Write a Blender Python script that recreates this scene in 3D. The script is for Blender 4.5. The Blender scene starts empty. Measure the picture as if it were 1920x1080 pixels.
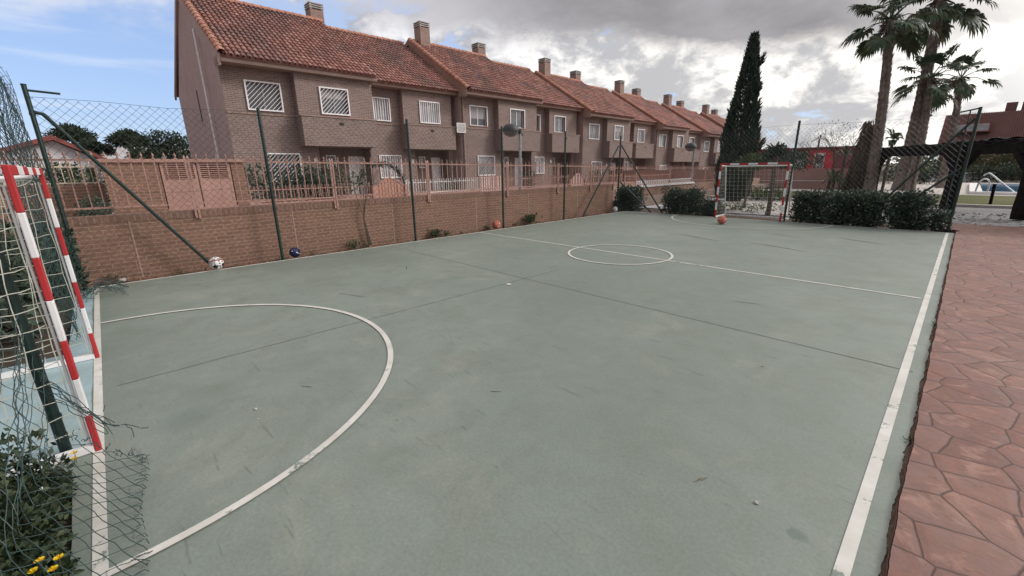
import bpy, math, random
from mathutils import Vector, Matrix
R = random.Random(7)
sc = bpy.context.scene
COL = sc.collection
OFF = {}
PI = math.pi

# ------------------------------------------------------------------ helpers
class MB:
    """collects faces, becomes ONE mesh object"""
    def __init__(s):
        s.v = []; s.f = []; s.m = []; s.cur = 0; s.sm = []; s.smooth = False
    def add(s, vs, fs):
        b = len(s.v); s.v.extend(vs)
        for f in fs:
            s.f.append([b + i for i in f]); s.m.append(s.cur); s.sm.append(s.smooth)
    def box(s, x0, x1, y0, y1, z0, z1):
        vs = [(x, y, z) for z in (z0, z1) for y in (y0, y1) for x in (x0, x1)]
        s.add(vs, [(0, 2, 3, 1), (4, 5, 7, 6), (0, 1, 5, 4), (2, 6, 7, 3), (0, 4, 6, 2), (1, 3, 7, 5)])
        return s
    def quad(s, a, b, c, d):
        s.add([a, b, c, d], [(0, 1, 2, 3)]); return s
    def tube(s, pts, r, n=6, cap=True):
        """sweep; r number or list"""
        P = [Vector(p) for p in pts]
        if len(P) < 2: return s
        rs = r if isinstance(r, (list, tuple)) else [r] * len(P)
        vs = []; up = None
        for i, p in enumerate(P):
            t = (P[min(i + 1, len(P) - 1)] - P[max(i - 1, 0)])
            if t.length < 1e-9: t = Vector((0, 0, 1))
            t.normalize()
            if up is None:
                up = Vector((0, 0, 1)) if abs(t.z) < .9 else Vector((1, 0, 0))
            a = t.cross(up)
            if a.length < 1e-6: a = t.orthogonal()
            a.normalize(); b = a.cross(t); up = b
            for k in range(n):
                w = 2 * PI * (k + .5) / n
                q = p + (a * math.cos(w) + b * math.sin(w)) * rs[i]
                vs.append((q.x, q.y, q.z))
        fs = []
        for i in range(len(P) - 1):
            for k in range(n):
                k2 = (k + 1) % n
                fs.append((i * n + k, i * n + k2, (i + 1) * n + k2, (i + 1) * n + k))
        if cap and n > 2:
            fs.append(tuple(range(n - 1, -1, -1)))
            fs.append(tuple((len(P) - 1) * n + k for k in range(n)))
        s.add(vs, fs); return s
    def beam(s, a, b, w, h):
        """rectangular bar from a to b"""
        a = Vector(a); b = Vector(b); t = (b - a).normalized()
        u = Vector((0, 0, 1)) if abs(t.z) < .95 else Vector((0, 1, 0))
        x = t.cross(u).normalized(); y = x.cross(t)
        vs = []
        for p in (a, b):
            for i, j in ((-1, -1), (1, -1), (1, 1), (-1, 1)):
                q = p + x * (i * w / 2) + y * (j * h / 2); vs.append(tuple(q))
        s.add(vs, [(3, 2, 1, 0), (4, 5, 6, 7), (0, 1, 5, 4), (1, 2, 6, 5), (2, 3, 7, 6), (3, 0, 4, 7)])
        return s
    def lathe(s, prof, c, n=16):
        vs = []; fs = []
        for (r, z) in prof:
            for k in range(n):
                w = 2 * PI * k / n
                vs.append((c[0] + r * math.cos(w), c[1] + r * math.sin(w), c[2] + z))
        for i in range(len(prof) - 1):
            for k in range(n):
                k2 = (k + 1) % n
                fs.append((i * n + k, i * n + k2, (i + 1) * n + k2, (i + 1) * n + k))
        s.add(vs, fs); return s
    def prism(s, poly, axis, a, b):
        """poly of 2D points extruded along axis from a to b"""
        n = len(poly)
        def pt(p, t):
            if axis == 'x': return (t, p[0], p[1])
            if axis == 'y': return (p[0], t, p[1])
            return (p[0], p[1], t)
        vs = [pt(p, a) for p in poly] + [pt(p, b) for p in poly]
        fs = [tuple(range(n)), tuple(range(2 * n - 1, n - 1, -1))]
        for i in range(n):
            j = (i + 1) % n
            fs.append((i, n + i, n + j, j))
        s.add(vs, fs); return s
    def grid(s, fn, nu, nv):
        vs = [tuple(fn(i / nu, j / nv)) for j in range(nv + 1) for i in range(nu + 1)]
        fs = [(j * (nu + 1) + i, j * (nu + 1) + i + 1, (j + 1) * (nu + 1) + i + 1, (j + 1) * (nu + 1) + i)
              for j in range(nv) for i in range(nu)]
        s.add(vs, fs); return s

def off(o): return OFF.get(o.name, Vector((0, 0, 0)))

def tag(o, label=None, cat=None, group=None, kind=None):
    if label: o['label'] = label
    if cat: o['category'] = cat
    if group: o['group'] = group
    if kind: o['kind'] = kind
    return o

def thing(name, label, cat, loc=(0, 0, 0), group=None):
    o = bpy.data.objects.new(name, None); COL.objects.link(o)
    o.location = loc; o.empty_display_size = .2
    OFF[o.name] = Vector(loc)
    return tag(o, label, cat, group)

def part(name, mb, mat, parent=None, label=None, fix=True, loc=None):
    me = bpy.data.meshes.new(name)
    base = off(parent) if parent else (Vector(loc) if loc else Vector((0, 0, 0)))
    vs = [(x - base.x, y - base.y, z - base.z) for x, y, z in mb.v]
    me.from_pydata(vs, [], mb.f)
    mats = mat if isinstance(mat, (list, tuple)) else [mat]
    for m in mats: me.materials.append(m)
    if len(mats) > 1: me.polygons.foreach_set('material_index', mb.m)
    if any(mb.sm): me.polygons.foreach_set('use_smooth', mb.sm)
    if fix:
        import bmesh
        bm = bmesh.new(); bm.from_mesh(me)
        bmesh.ops.recalc_face_normals(bm, faces=bm.faces[:])
        bm.to_mesh(me); bm.free()
    me.update()
    o = bpy.data.objects.new(name, me); COL.objects.link(o)
    if parent: o.parent = parent
    elif loc: o.location = loc
    OFF[o.name] = base
    if label: o['label'] = label
    return o

def single(name, mb, mat, label, cat, loc=(0, 0, 0), group=None, fix=True):
    return tag(part(name, mb, mat, None, None, fix, loc), label, cat, group)

def struct(name, mb, mat, fix=True):
    return tag(part(name, mb, mat, None, None, fix), kind='structure')

def bevel(o, w, seg=2):
    m = o.modifiers.new('b', 'BEVEL'); m.width = w; m.segments = seg; m.limit_method = 'ANGLE'

def copy_tree(o, parent=None):
    c = o.copy(); COL.objects.link(c); c.parent = parent
    for ch in list(o.children): copy_tree(ch, c)
    return c

# ------------------------------------------------------------------ materials
def newmat(name):
    m = bpy.data.materials.new(name); m.use_nodes = True
    nt = m.node_tree
    return m, nt, nt.nodes['Principled BSDF']

def N(nt, t, **k):
    n = nt.nodes.new(t)
    for a, b in k.items():
        if a.startswith('i_'):
            n.inputs[int(a[2:]) if a[2:].isdigit() else a[2:].replace('_', ' ')].default_value = b
        else: setattr(n, a, b)
    return n

def L(nt, a, b): nt.links.new(a, b)

def c4(c): return (c[0], c[1], c[2], 1)

def pos(nt): return N(nt, 'ShaderNodeNewGeometry').outputs['Position']

def noise(nt, vec, scale, detail=4, rough=.55, dist=0.):
    n = N(nt, 'ShaderNodeTexNoise'); n.inputs['Scale'].default_value = scale
    n.inputs['Detail'].default_value = detail; n.inputs['Roughness'].default_value = rough
    n.inputs['Distortion'].default_value = dist
    if vec is not None: L(nt, vec, n.inputs['Vector'])
    return n.outputs['Fac']

def ramp(nt, fac, stops, interp='LINEAR'):
    r = N(nt, 'ShaderNodeValToRGB'); r.color_ramp.interpolation = interp
    e = r.color_ramp.elements
    while len(e) < len(stops): e.new(.5)
    for i, (p, c) in enumerate(stops):
        e[i].position = p; e[i].color = c4(c) if not isinstance(c, (int, float)) else (c, c, c, 1)
    L(nt, fac, r.inputs[0]); return r.outputs[0]

def mix(nt, fac, a, b, mode='MIX'):
    m = N(nt, 'ShaderNodeMix', data_type='RGBA', blend_type=mode)
    for sock, v in ((m.inputs[0], fac), (m.inputs[6], a), (m.inputs[7], b)):
        if hasattr(v, 'links'): L(nt, v, sock)
        elif isinstance(v, (int, float)): sock.default_value = v
        else: sock.default_value = c4(v)
    return m.outputs[2]

def math_(nt, op, a, b=None, c=None, clamp=False):
    m = N(nt, 'ShaderNodeMath', operation=op); m.use_clamp = clamp
    for i, v in enumerate((a, b, c)):
        if v is None: continue
        if hasattr(v, 'links'): L(nt, v, m.inputs[i])
        else: m.inputs[i].default_value = v
    return m.outputs[0]

def bump(nt, p, h, strength=.3, dist=.02):
    b = N(nt, 'ShaderNodeBump'); b.inputs['Strength'].default_value = strength
    b.inputs['Distance'].default_value = dist
    L(nt, h, b.inputs['Height']); L(nt, b.outputs[0], p.inputs['Normal'])

def plain(name, c, rough=.6, var=.12, scale=6, metal=0., bmp=.0, spec=None):
    """paint / plaster / metal with uneven tone and grime"""
    m, nt, p = newmat(name)
    ps = pos(nt)
    f = noise(nt, ps, scale, 5, .6)
    lo = tuple(x * (1 - var * 1.6) for x in c); hi = tuple(min(1, x * (1 + var)) for x in c)
    L(nt, ramp(nt, f, [(.28, lo), (.72, hi)]), p.inputs['Base Color'])
    p.inputs['Roughness'].default_value = rough; p.inputs['Metallic'].default_value = metal
    if spec is not None: p.inputs['Specular IOR Level'].default_value = spec
    if bmp: bump(nt, p, noise(nt, ps, scale * 8, 4), bmp, .01)
    return m

def island(name, cols, rough=.6, patch=None, patch_scale=.8, spec=.3, trans=0., bmp=0.):
    """colour varies from one loose piece (leaf, tile) to the next"""
    m, nt, p = newmat(name)
    g = N(nt, 'ShaderNodeNewGeometry')
    n = len(cols)
    col = ramp(nt, g.outputs['Random Per Island'], [(i / max(1, n - 1), c) for i, c in enumerate(cols)])
    if patch:
        f = noise(nt, g.outputs['Position'], patch_scale, 5, .6)
        col = mix(nt, ramp(nt, f, [(.42, 0.), (.66, 1.)]), col, mix(nt, .75, col, patch))
    L(nt, col, p.inputs['Base Color'])
    p.inputs['Roughness'].default_value = rough; p.inputs['Specular IOR Level'].default_value = spec
    if trans:
        t = N(nt, 'ShaderNodeBsdfTranslucent'); L(nt, col, t.inputs[0])
        ms = N(nt, 'ShaderNodeMixShader'); ms.inputs[0].default_value = trans
        out = nt.nodes['Material Output']
        L(nt, p.outputs[0], ms.inputs[1]); L(nt, t.outputs[0], ms.inputs[2]); L(nt, ms.outputs[0], out.inputs[0])
    if bmp: bump(nt, p, noise(nt, g.outputs['Position'], 40, 3), bmp, .01)
    return m

def brick(name, c1, c2, mortar, bw, bh, ms=.008, stain=(.1, .09, .08), bmp=.5, stain_amt=.35, u='xy', foot=False):
    m, nt, p = newmat(name)
    ps = pos(nt)
    sx = N(nt, 'ShaderNodeSeparateXYZ'); L(nt, ps, sx.inputs[0])
    cx = N(nt, 'ShaderNodeCombineXYZ')
    if u == 'xy':
        L(nt, math_(nt, 'ADD', sx.outputs[0], sx.outputs[1]), cx.inputs[0]); L(nt, sx.outputs[2], cx.inputs[1])
    else:   # soldier course: bricks stand upright
        L(nt, sx.outputs[2], cx.inputs[0]); L(nt, math_(nt, 'ADD', sx.outputs[0], sx.outputs[1]), cx.inputs[1])
    wob = N(nt, 'ShaderNodeTexNoise'); wob.inputs['Scale'].default_value = 5; L(nt, ps, wob.inputs['Vector'])
    va = N(nt, 'ShaderNodeVectorMath', operation='MULTIPLY_ADD'); L(nt, wob.outputs['Color'], va.inputs[0])
    va.inputs[1].default_value = (.012, .012, 0); L(nt, cx.outputs[0], va.inputs[2])
    b = N(nt, 'ShaderNodeTexBrick'); L(nt, va.outputs[0], b.inputs['Vector'])
    b.inputs['Scale'].default_value = 1; b.inputs['Brick Width'].default_value = bw
    b.inputs['Row Height'].default_value = bh; b.inputs['Mortar Size'].default_value = ms
    b.inputs['Mortar Smooth'].default_value = .2; b.inputs['Bias'].default_value = 0
    b.inputs['Color1'].default_value = c4(c1); b.inputs['Color2'].default_value = c4(c2)
    b.inputs['Mortar'].default_value = c4(mortar)
    f = noise(nt, ps, 1.1, 6, .65)
    f2 = noise(nt, ps, 24, 4, .6)
    col = mix(nt, math_(nt, 'MULTIPLY', ramp(nt, f, [(.35, 0.), (.75, 1.)]), stain_amt), b.outputs['Color'], stain)
    col = mix(nt, .5, col, ramp(nt, f2, [(.3, .35), (.7, .65)]), 'OVERLAY')
    L(nt, col, p.inputs['Base Color']); p.inputs['Roughness'].default_value = .9
    p.inputs['Specular IOR Level'].default_value = .2
    if foot:
        up = math_(nt, 'ADD', sx.outputs[2], math_(nt, 'MULTIPLY', math_(nt, 'SUBTRACT', noise(nt, ps, 2.2, 5, .65), .5), .5))
        col = mix(nt, ramp(nt, up, [(.0, .5), (.16, 0.)]), col, (.10, .085, .065))
        pale = noise(nt, ps, .8, 6, .7, .5)
        col = mix(nt, ramp(nt, pale, [(.56, 0.), (.70, .45)]), col, (.36, .26, .21))
    h = math_(nt, 'SUBTRACT', math_(nt, 'MULTIPLY', f2, .5), b.outputs['Fac'])
    bump(nt, p, h, bmp, .012)
    return m

M = {}
def court_color(nt, ps):
    a = noise(nt, ps, .35, 6, .6, .4); b = noise(nt, ps, 1.7, 6, .65, .3); c = noise(nt, ps, 60, 3, .6)
    col = ramp(nt, a, [(.3, (0.144, 0.173, 0.148)), (.5, (0.176, 0.208, 0.178)), (.72, (0.211, 0.241, 0.210))])
    col = mix(nt, ramp(nt, b, [(.44, 0.), (.70, .7)]), col, (.142, .160, .132))
    b2 = noise(nt, ps, 4.5, 6, .7, .5); b3 = noise(nt, ps, .13, 3, .5, .2)
    col = mix(nt, ramp(nt, b2, [(.52, 0.), (.68, .38)]), col, (.13, .148, .122))
    col = mix(nt, ramp(nt, b2, [(.30, .30), (.44, 0.)]), col, (.275, .285, .24))
    col = mix(nt, ramp(nt, b3, [(.40, .35), (.62, 0.)]), col, (.16, .182, .152))
    d = noise(nt, ps, .9, 7, .7, .6)
    col = mix(nt, ramp(nt, d, [(.57, 0.), (.72, .42)]), col, (.300, .285, .235))
    col = mix(nt, .28, col, ramp(nt, c, [(.3, .3), (.7, .7)]), 'OVERLAY')
    # long rubbed streaks and scuffs
    mp = N(nt, 'ShaderNodeMapping'); mp.inputs['Rotation'].default_value = (0, 0, .5); mp.inputs['Scale'].default_value = (1., 6., 1)
    L(nt, ps, mp.inputs['Vector'])
    s = noise(nt, mp.outputs[0], 1.3, 5, .7, .2)
    col = mix(nt, ramp(nt, s, [(.63, 0.), (.76, .45)]), col, (.12, .135, .118))
    # ball scuffs: short dark rubbed marks, and pale chips where the coat has gone
    for ang, sc_, th in ((.9, 2.4, .665), (-.4, 3.1, .675), (2.0, 1.9, .67)):
        mq = N(nt, 'ShaderNodeMapping'); mq.inputs['Rotation'].default_value = (0, 0, ang); mq.inputs['Scale'].default_value = (1., 9., 1); mq.inputs['Location'].default_value = (ang * 7, sc_, 0)
        L(nt, ps, mq.inputs['Vector'])
        q = noise(nt, mq.outputs[0], sc_, 3, .6, .1)
        col = mix(nt, ramp(nt, q, [(th, 0.), (th + .05, .5)]), col, (.085, .10, .088))
    chip = noise(nt, ps, 16, 3, .7, .2)
    col = mix(nt, ramp(nt, chip, [(.755, 0.), (.77, .55)]), col, (.40, .40, .36))
    # damp dark spots
    v = N(nt, 'ShaderNodeTexVoronoi'); v.inputs['Scale'].default_value = .55; v.inputs['Randomness'].default_value = 1
    L(nt, ps, v.inputs['Vector'])
    col = mix(nt, ramp(nt, math_(nt, 'ADD', v.outputs['Distance'], math_(nt, 'MULTIPLY', b, .12)), [(.10, .5), (.16, 0.)]), col, (.11, .14, .122))
    # one dark spill near the right touch line
    vd = N(nt, 'ShaderNodeVectorMath', operation='DISTANCE'); L(nt, ps, vd.inputs[0]); vd.inputs[1].default_value = (-.215, 1.89, 0)
    sp_ = math_(nt, 'ADD', vd.outputs['Value'], math_(nt, 'MULTIPLY', math_(nt, 'SUBTRACT', noise(nt, ps, 22, 4, .6), .5), .06))
    col = mix(nt, ramp(nt, sp_, [(.028, .62), (.045, 0.)]), col, (.075, .115, .095))
    return col, c, b

def mk_court():
    m, nt, p = newmat('green_court_paint'); ps = pos(nt)
    col, c, b = court_color(nt, ps)
    sx = N(nt, 'ShaderNodeSeparateXYZ'); L(nt, ps, sx.inputs[0])
    # the strip behind the near goal line keeps a fresher turquoise coat
    y = math_(nt, 'ADD', sx.outputs[1], math_(nt, 'MULTIPLY', math_(nt, 'SUBTRACT', b, .5), .06))
    inx = math_(nt, 'MULTIPLY', math_(nt, 'LESS_THAN', y, -.34), math_(nt, 'LESS_THAN', sx.outputs[0], -3.24))
    fresh = ramp(nt, noise(nt, ps, 3.2, 4), [(.35, (.25, .33, .33)), (.65, (.34, .47, .53))])
    col = mix(nt, math_(nt, 'MULTIPLY', inx, .85), col, fresh)
    L(nt, col, p.inputs['Base Color'])
    L(nt, ramp(nt, b, [(.3, .42), (.7, .62)]), p.inputs['Roughness'])
    p.inputs['Specular IOR Level'].default_value = .5
    bump(nt, p, c, .18, .004)
    return m

def mk_line(name, worn):
    m, nt, p = newmat(name); ps = pos(nt)
    col, c, b = court_color(nt, ps)
    f = noise(nt, ps, 9, 7, .75, .3); big = noise(nt, ps, .55, 3, .5)
    t = math_(nt, 'ADD', math_(nt, 'MULTIPLY', f, .55), math_(nt, 'MULTIPLY', big, .45))
    for c_ in ((-.045, 1.74, 0), (-.045, 4.9, 0), (-7.9, -.3, 0), (-2.3, -.3, 0), (-2.2, .55, 0)):     # spots rubbed bare
        vd = N(nt, 'ShaderNodeVectorMath', operation='DISTANCE'); L(nt, ps, vd.inputs[0]); vd.inputs[1].default_value = c_
        t = math_(nt, 'ADD', t, math_(nt, 'MULTIPLY', math_(nt, 'SUBTRACT', .22, vd.outputs['Value'], clamp=True), .42))
    w = ramp(nt, t, [(worn, 0.), (worn + .025, 1.)])
    dirt = ramp(nt, noise(nt, ps, 5, 5, .6), [(.3, (.46, .44, .395)), (.7, (.60, .58, .535))])
    L(nt, mix(nt, w, dirt, col), p.inputs['Base Color'])
    p.inputs['Roughness'].default_value = .6
    bump(nt, p, c, .15, .003)
    return m

def mk_path():
    m, nt, p = newmat('stamped_terracotta_concrete'); ps = pos(nt)
    wn = N(nt, 'ShaderNodeTexNoise'); wn.inputs['Scale'].default_value = 2.6; wn.inputs['Detail'].default_value = 4; L(nt, ps, wn.inputs['Vector'])
    va = N(nt, 'ShaderNodeVectorMath', operation='MULTIPLY_ADD'); L(nt, wn.outputs['Color'], va.inputs[0])
    va.inputs[1].default_value = (.075, .075, 0)
    mp = N(nt, 'ShaderNodeMapping'); mp.inputs['Scale'].default_value = (1.0, 1.05, 1); L(nt, ps, mp.inputs['Vector'])
    L(nt, mp.outputs[0], va.inputs[2])
    v = N(nt, 'ShaderNodeTexVoronoi', feature='DISTANCE_TO_EDGE', voronoi_dimensions='2D'); v.inputs['Scale'].default_value = 3.95
    v.inputs['Randomness'].default_value = .82; L(nt, va.outputs[0], v.inputs['Vector'])
    vc = N(nt, 'ShaderNodeTexVoronoi', feature='F1', voronoi_dimensions='2D'); vc.inputs['Scale'].default_value = 3.95
    vc.inputs['Randomness'].default_value = .82; L(nt, va.outputs[0], vc.inputs['Vector'])
    bw = N(nt, 'ShaderNodeRGBToBW'); L(nt, vc.outputs['Color'], bw.inputs[0])
    col = ramp(nt, bw.outputs[0], [(.1, (0.152, 0.068, 0.052)), (.5, (0.181, 0.082, 0.061)), (.9, (0.218, 0.103, 0.078))])
    n1 = noise(nt, ps, 1.4, 6, .65, .3); n2 = noise(nt, ps, 14, 5, .65)
    col = mix(nt, ramp(nt, n1, [(.45, 0.), (.7, .6)]), col, (0.180, 0.108, 0.098))
    col = mix(nt, ramp(nt, noise(nt, ps, .6, 5, .6), [(.5, 0.), (.68, .5)]), col, (0.266, 0.175, 0.140))
    col = mix(nt, .55, col, ramp(nt, n2, [(.3, .30), (.7, .70)]), 'OVERLAY')
    n5 = noise(nt, ps, 5, 6, .7, .6)
    col = mix(nt, ramp(nt, n5, [(.46, 0.), (.66, .6)]), col, (.20, .125, .112))
    col = mix(nt, ramp(nt, n5, [(.34, .5), (.47, 0.)]), col, (.39, .235, .19))
    # grain lines pressed into each stone
    mp2 = N(nt, 'ShaderNodeMapping'); mp2.inputs['Rotation'].default_value = (0, 0, -.45); mp2.inputs['Scale'].default_value = (1, 5, 1); L(nt, va.outputs[0], mp2.inputs['Vector'])
    gl = noise(nt, mp2.outputs[0], 1.3, 3, .6, 1.2)
    crease = ramp(nt, gl, [(.485, 0.), (.497, 1.), (.51, 0.)])
    joint = ramp(nt, v.outputs['Distance'], [(.012, 1.), (.032, 0.)])
    col = mix(nt, math_(nt, 'MULTIPLY', math_(nt, 'MULTIPLY', crease, ramp(nt, n1, [(.42, 0.), (.52, 1.)])), .75), col, (.13, .068, .056))
    col = mix(nt, math_(nt, 'MULTIPLY', joint, .92), col, (.075, .040, .033))
    L(nt, col, p.inputs['Base Color'])
    L(nt, ramp(nt, n2, [(.3, .5), (.7, .72)]), p.inputs['Roughness']); p.inputs['Specular IOR Level'].default_value = .25
    edge = ramp(nt, v.outputs['Distance'], [(.004, 0.), (.03, 1.)])
    pillow = math_(nt, 'ADD', math_(nt, 'MULTIPLY', edge, .8), math_(nt, 'MULTIPLY', ramp(nt, v.outputs['Distance'], [(.01, 0.), (.16, 1.)], 'EASE'), 1.2))
    h = math_(nt, 'ADD', math_(nt, 'ADD', pillow, math_(nt, 'MULTIPLY', n1, 1.6)), math_(nt, 'ADD', math_(nt, 'MULTIPLY', n2, 1.3), math_(nt, 'MULTIPLY', crease, -.5)))
    bump(nt, p, h, .24, .008)
    return m

def ground_mat(name, stops, s1=1.2, s2=30, rough=.95, bmp=.6):
    m, nt, p = newmat(name); ps = pos(nt)
    a = noise(nt, ps, s1, 6, .65, .3); b = noise(nt, ps, s2, 5, .7)
    t = math_(nt, 'ADD', math_(nt, 'MULTIPLY', a, .5), math_(nt, 'MULTIPLY', b, .5))
    L(nt, ramp(nt, t, stops), p.inputs['Base Color']); p.inputs['Roughness'].default_value = rough
    p.inputs['Specular IOR Level'].default_value = .15
    bump(nt, p, b, bmp, .03)
    return m

M['court'] = mk_court()
M['line'] = mk_line('white_line_paint', .572)
M['line2'] = mk_line('thin_white_line_paint', .592)
M['path'] = mk_path()
M['path_side'] = plain('terracotta_concrete_edge', (.25, .125, .095), .9, .25, 9, bmp=.4)
M['joint'] = plain('court_joint_dirt', (.105, .118, .104), .9, .3, 8)
M['soil'] = ground_mat('dry_soil', [(.3, (.045, .034, .026)), (.5, (.085, .066, .05)), (.72, (.17, .14, .11))])
M['land'] = ground_mat('far_land', [(.3, (.10, .085, .06)), (.55, (.15, .13, .10)), (.75, (.21, .185, .15))], .15, 6)
M['gravel'] = ground_mat('grey_gravel', [(.34, (.17, .165, .165)), (.5, (.33, .32, .32)), (.66, (.52, .505, .50))], .5, 26, bmp=.9)
M['crack'] = ground_mat('crumbled_edge_dirt', [(.3, (0.094, 0.062, 0.050)), (.5, (0.163, 0.112, 0.088)), (.7, (0.275, 0.200, 0.163))], 6, 60)
M['archgate'] = plain('orange_wood_gate', (.50, .255, .18), .7, .15, 3)
M['lawn'] = ground_mat('lawn_grass', [(.32, (.060, .068, .024)), (.5, (.115, .118, .046)), (.7, (.18, .165, .08))], .5, 22)
M['deck'] = ground_mat('pool_deck_paving', [(.3, (.42, .37, .34)), (.6, (.55, .50, .46)), (.8, (.6, .56, .52))], .6, 8, .8, .2)
M['street'] = ground_mat('street_paving', [(.3, (.20, .15, .125)), (.55, (.27, .205, .175)), (.8, (.33, .26, .22))], .7, 14, .9, .3)
M['hill'] = ground_mat('hill_scrub', [(.3, (.05, .06, .035)), (.55, (.10, .10, .065)), (.75, (.17, .155, .11))], .02, .3)
M['wallbrick'] = brick('retaining_wall_brick', (.285, .158, .112), (.218, .122, .088), (.375, .255, .195), .275, .0635, .0062, (.15, .10, .08), foot=True)
M['soldier'] = brick('soldier_course_brick', (0.257, 0.144, 0.107), (0.207, 0.116, 0.088), (0.324, 0.224, 0.176), .4, .075, .006, (0.126, 0.086, 0.075), u='zy')
M['housebrick'] = brick('house_brick', (0.270, 0.192, 0.170), (0.193, 0.135, 0.119), (0.401, 0.327, 0.303), .25, .072, .009, (0.128, 0.098, 0.092), .6, .3)
M['gablebrick'] = brick('gable_brick', (0.443, 0.314, 0.289), (0.386, 0.275, 0.253), (0.483, 0.359, 0.332), .25, .066, .006, (0.258, 0.197, 0.184), .3, .5)
M['rendered'] = plain('orange_render', (.33, .205, .155), .9, .2, 1.5, bmp=.3)
M['mortar'] = plain('joint_mortar', (.42, .30, .24), .9, .2, 9)
M['salmon'] = plain('salmon_iron_paint', (0.432, 0.240, 0.192), .5, .2, 4)
M['salmon2'] = plain('pink_sheet_metal', (0.406, 0.234, 0.193), .55, .12, 2)
M['palegate'] = plain('pale_pink_metal', (.62, .46, .43), .55, .1, 2)
M['cream'] = plain('cream_iron_paint', (.62, .52, .42), .6, .15, 3)
M['white'] = plain('white_paint', (.76, .74, .74), .5, .08, 6)
M['offwhite'] = plain('off_white_paint', (.62, .6, .6), .55, .12, 3)
def chipped(name, c, under, th=.70):
    m, nt, p = newmat(name); ps = N(nt, 'ShaderNodeTexCoord').outputs['Object']
    f = noise(nt, ps, 26, 5, .7, .3); g_ = noise(nt, ps, 3, 4, .6)
    base = ramp(nt, g_, [(.3, tuple(x * .82 for x in c)), (.7, c)])
    t = math_(nt, 'ADD', math_(nt, 'MULTIPLY', f, .75), math_(nt, 'MULTIPLY', g_, .25))
    L(nt, mix(nt, ramp(nt, t, [(th - .06, 0.), (th - .05, 1.)]), base, under), p.inputs['Base Color'])
    L(nt, ramp(nt, g_, [(.3, .4), (.7, .62)]), p.inputs['Roughness'])
    return m
M['red'] = chipped('red_goal_paint', (.42, .022, .026), (.10, .06, .05))
M['goalwhite'] = chipped('white_goal_paint', (.74, .72, .73), (.20, .12, .09))
M['dkgreen'] = plain('dark_green_fence_paint', (.008, .028, .023), .45, .3, 12)
M['wire'] = plain('green_plastic_coated_wire', (0.030, 0.059, 0.056), .5, .3, 20)
M['wirefar'] = plain('weathered_fence_wire', (0.030, 0.042, 0.043), .5, .2, 20)
M['net'] = plain('goal_net_cord', (.52, .51, .44), .9, .12, 12)
M['soffit'] = plain('soffit_render', (.285, .20, .17), .9, .1, 1.2)
M['fascia'] = plain('fascia_render', (.315, .215, .18), .85, .12, 2)
M['rake'] = plain('parapet_render', (.30, .175, .135), .9, .15, 2)
M['tile'] = island('clay_roof_tile', [(0.237, 0.109, 0.088), (0.307, 0.141, 0.114), (0.349, 0.170, 0.138), (0.403, 0.215, 0.177), (0.284, 0.128, 0.105), (0.462, 0.272, 0.227)], .85, (0.147, 0.102, 0.097), .55, .2, bmp=.3)
M['pan'] = plain('roof_channel_tile', (0.235, 0.105, 0.085), .9, .3, 4)
M['ridge'] = island('clay_ridge_tile', [(0.380, 0.172, 0.121), (0.460, 0.230, 0.167), (0.333, 0.149, 0.103)], .85, None, 1, .2)
M['chim'] = plain('chimney_brick', (.285, .195, .165), .9, .15, 5)
M['chimdark'] = plain('chimney_louvre_gap', (.03, .028, .027), .9, .1, 5)
M['chimcap'] = plain('chimney_cap_concrete', (.42, .40, .38), .9, .2, 5)
M['grille'] = plain('white_window_grille', (.82, .80, .81), .5, .06, 4)
M['blind'] = plain('grey_roller_blind', (.33, .31, .32), .7, .06, 3)
M['darkframe'] = plain('grey_window_frame', (.20, .19, .20), .5, .1, 4)
M['door'] = plain('white_front_door', (.80, .78, .80), .5, .08, 2)
M['wood'] = plain('brown_door_wood', (.16, .075, .05), .6, .2, 6)
M['dark'] = plain('dark_interior', (.02, .02, .022), .8, .1, 3)
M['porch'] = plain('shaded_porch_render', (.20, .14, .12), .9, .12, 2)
M['metal'] = plain('galvanised_steel', (.36, .37, .40), .4, .15, 6, .5)
M['darkmetal'] = plain('dark_lamp_metal', (.03, .033, .038), .6, .2, 6)
M['steel'] = plain('polished_steel_tube', (.62, .64, .66), .25, .05, 6, .8)
M['darkwood'] = plain('dark_stained_timber', (.016, .013, .0125), .9, .35, 7, bmp=.5, spec=.1)
M['brush'] = ground_mat('heather_roof', [(.3, (.010, .009, .010)), (.55, (.024, .021, .021)), (.75, (.05, .044, .042))], 3, 30)
M['terra'] = plain('terracotta_render', (0.170, 0.082, 0.069), .9, .12, .8)
M['redwall'] = plain('faded_red_painted_wall', (0.173, 0.058, 0.058), .85, .25, .5)
M['redbright'] = plain('bright_red_sheet', (.46, .035, .055), .7, .2, 1)
M['pinkwall'] = plain('pink_rendered_wall', (0.317, 0.184, 0.155), .9, .12, .7)
M['blue'] = plain('blue_paint', (.05, .13, .40), .6, .15, 2)
M['whitewall'] = plain('white_limewash', (.62, .60, .62), .9, .08, 1)
M['redroof'] = plain('red_roof_edge', (.26, .075, .065), .85, .2, 3)
M['slate'] = plain('blue_grey_sheet', (.13, .14, .17), .6, .1, 2)
M['leaf'] = island('hedge_leaf', [(0.022, 0.038, 0.030), (0.041, 0.062, 0.045), (0.065, 0.090, 0.061), (0.100, 0.129, 0.085)], .55, trans=.15)
M['leaf2'] = island('garden_leaf', [(.02, .04, .014), (.04, .07, .024), (.065, .095, .034), (.09, .12, .05)], .55, trans=.2)
M['leaf3'] = island('near_bush_leaf', [(0.013, 0.022, 0.011), (0.022, 0.036, 0.018), (0.036, 0.053, 0.025), (0.070, 0.089, 0.044)], .55, trans=.15)
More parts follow.
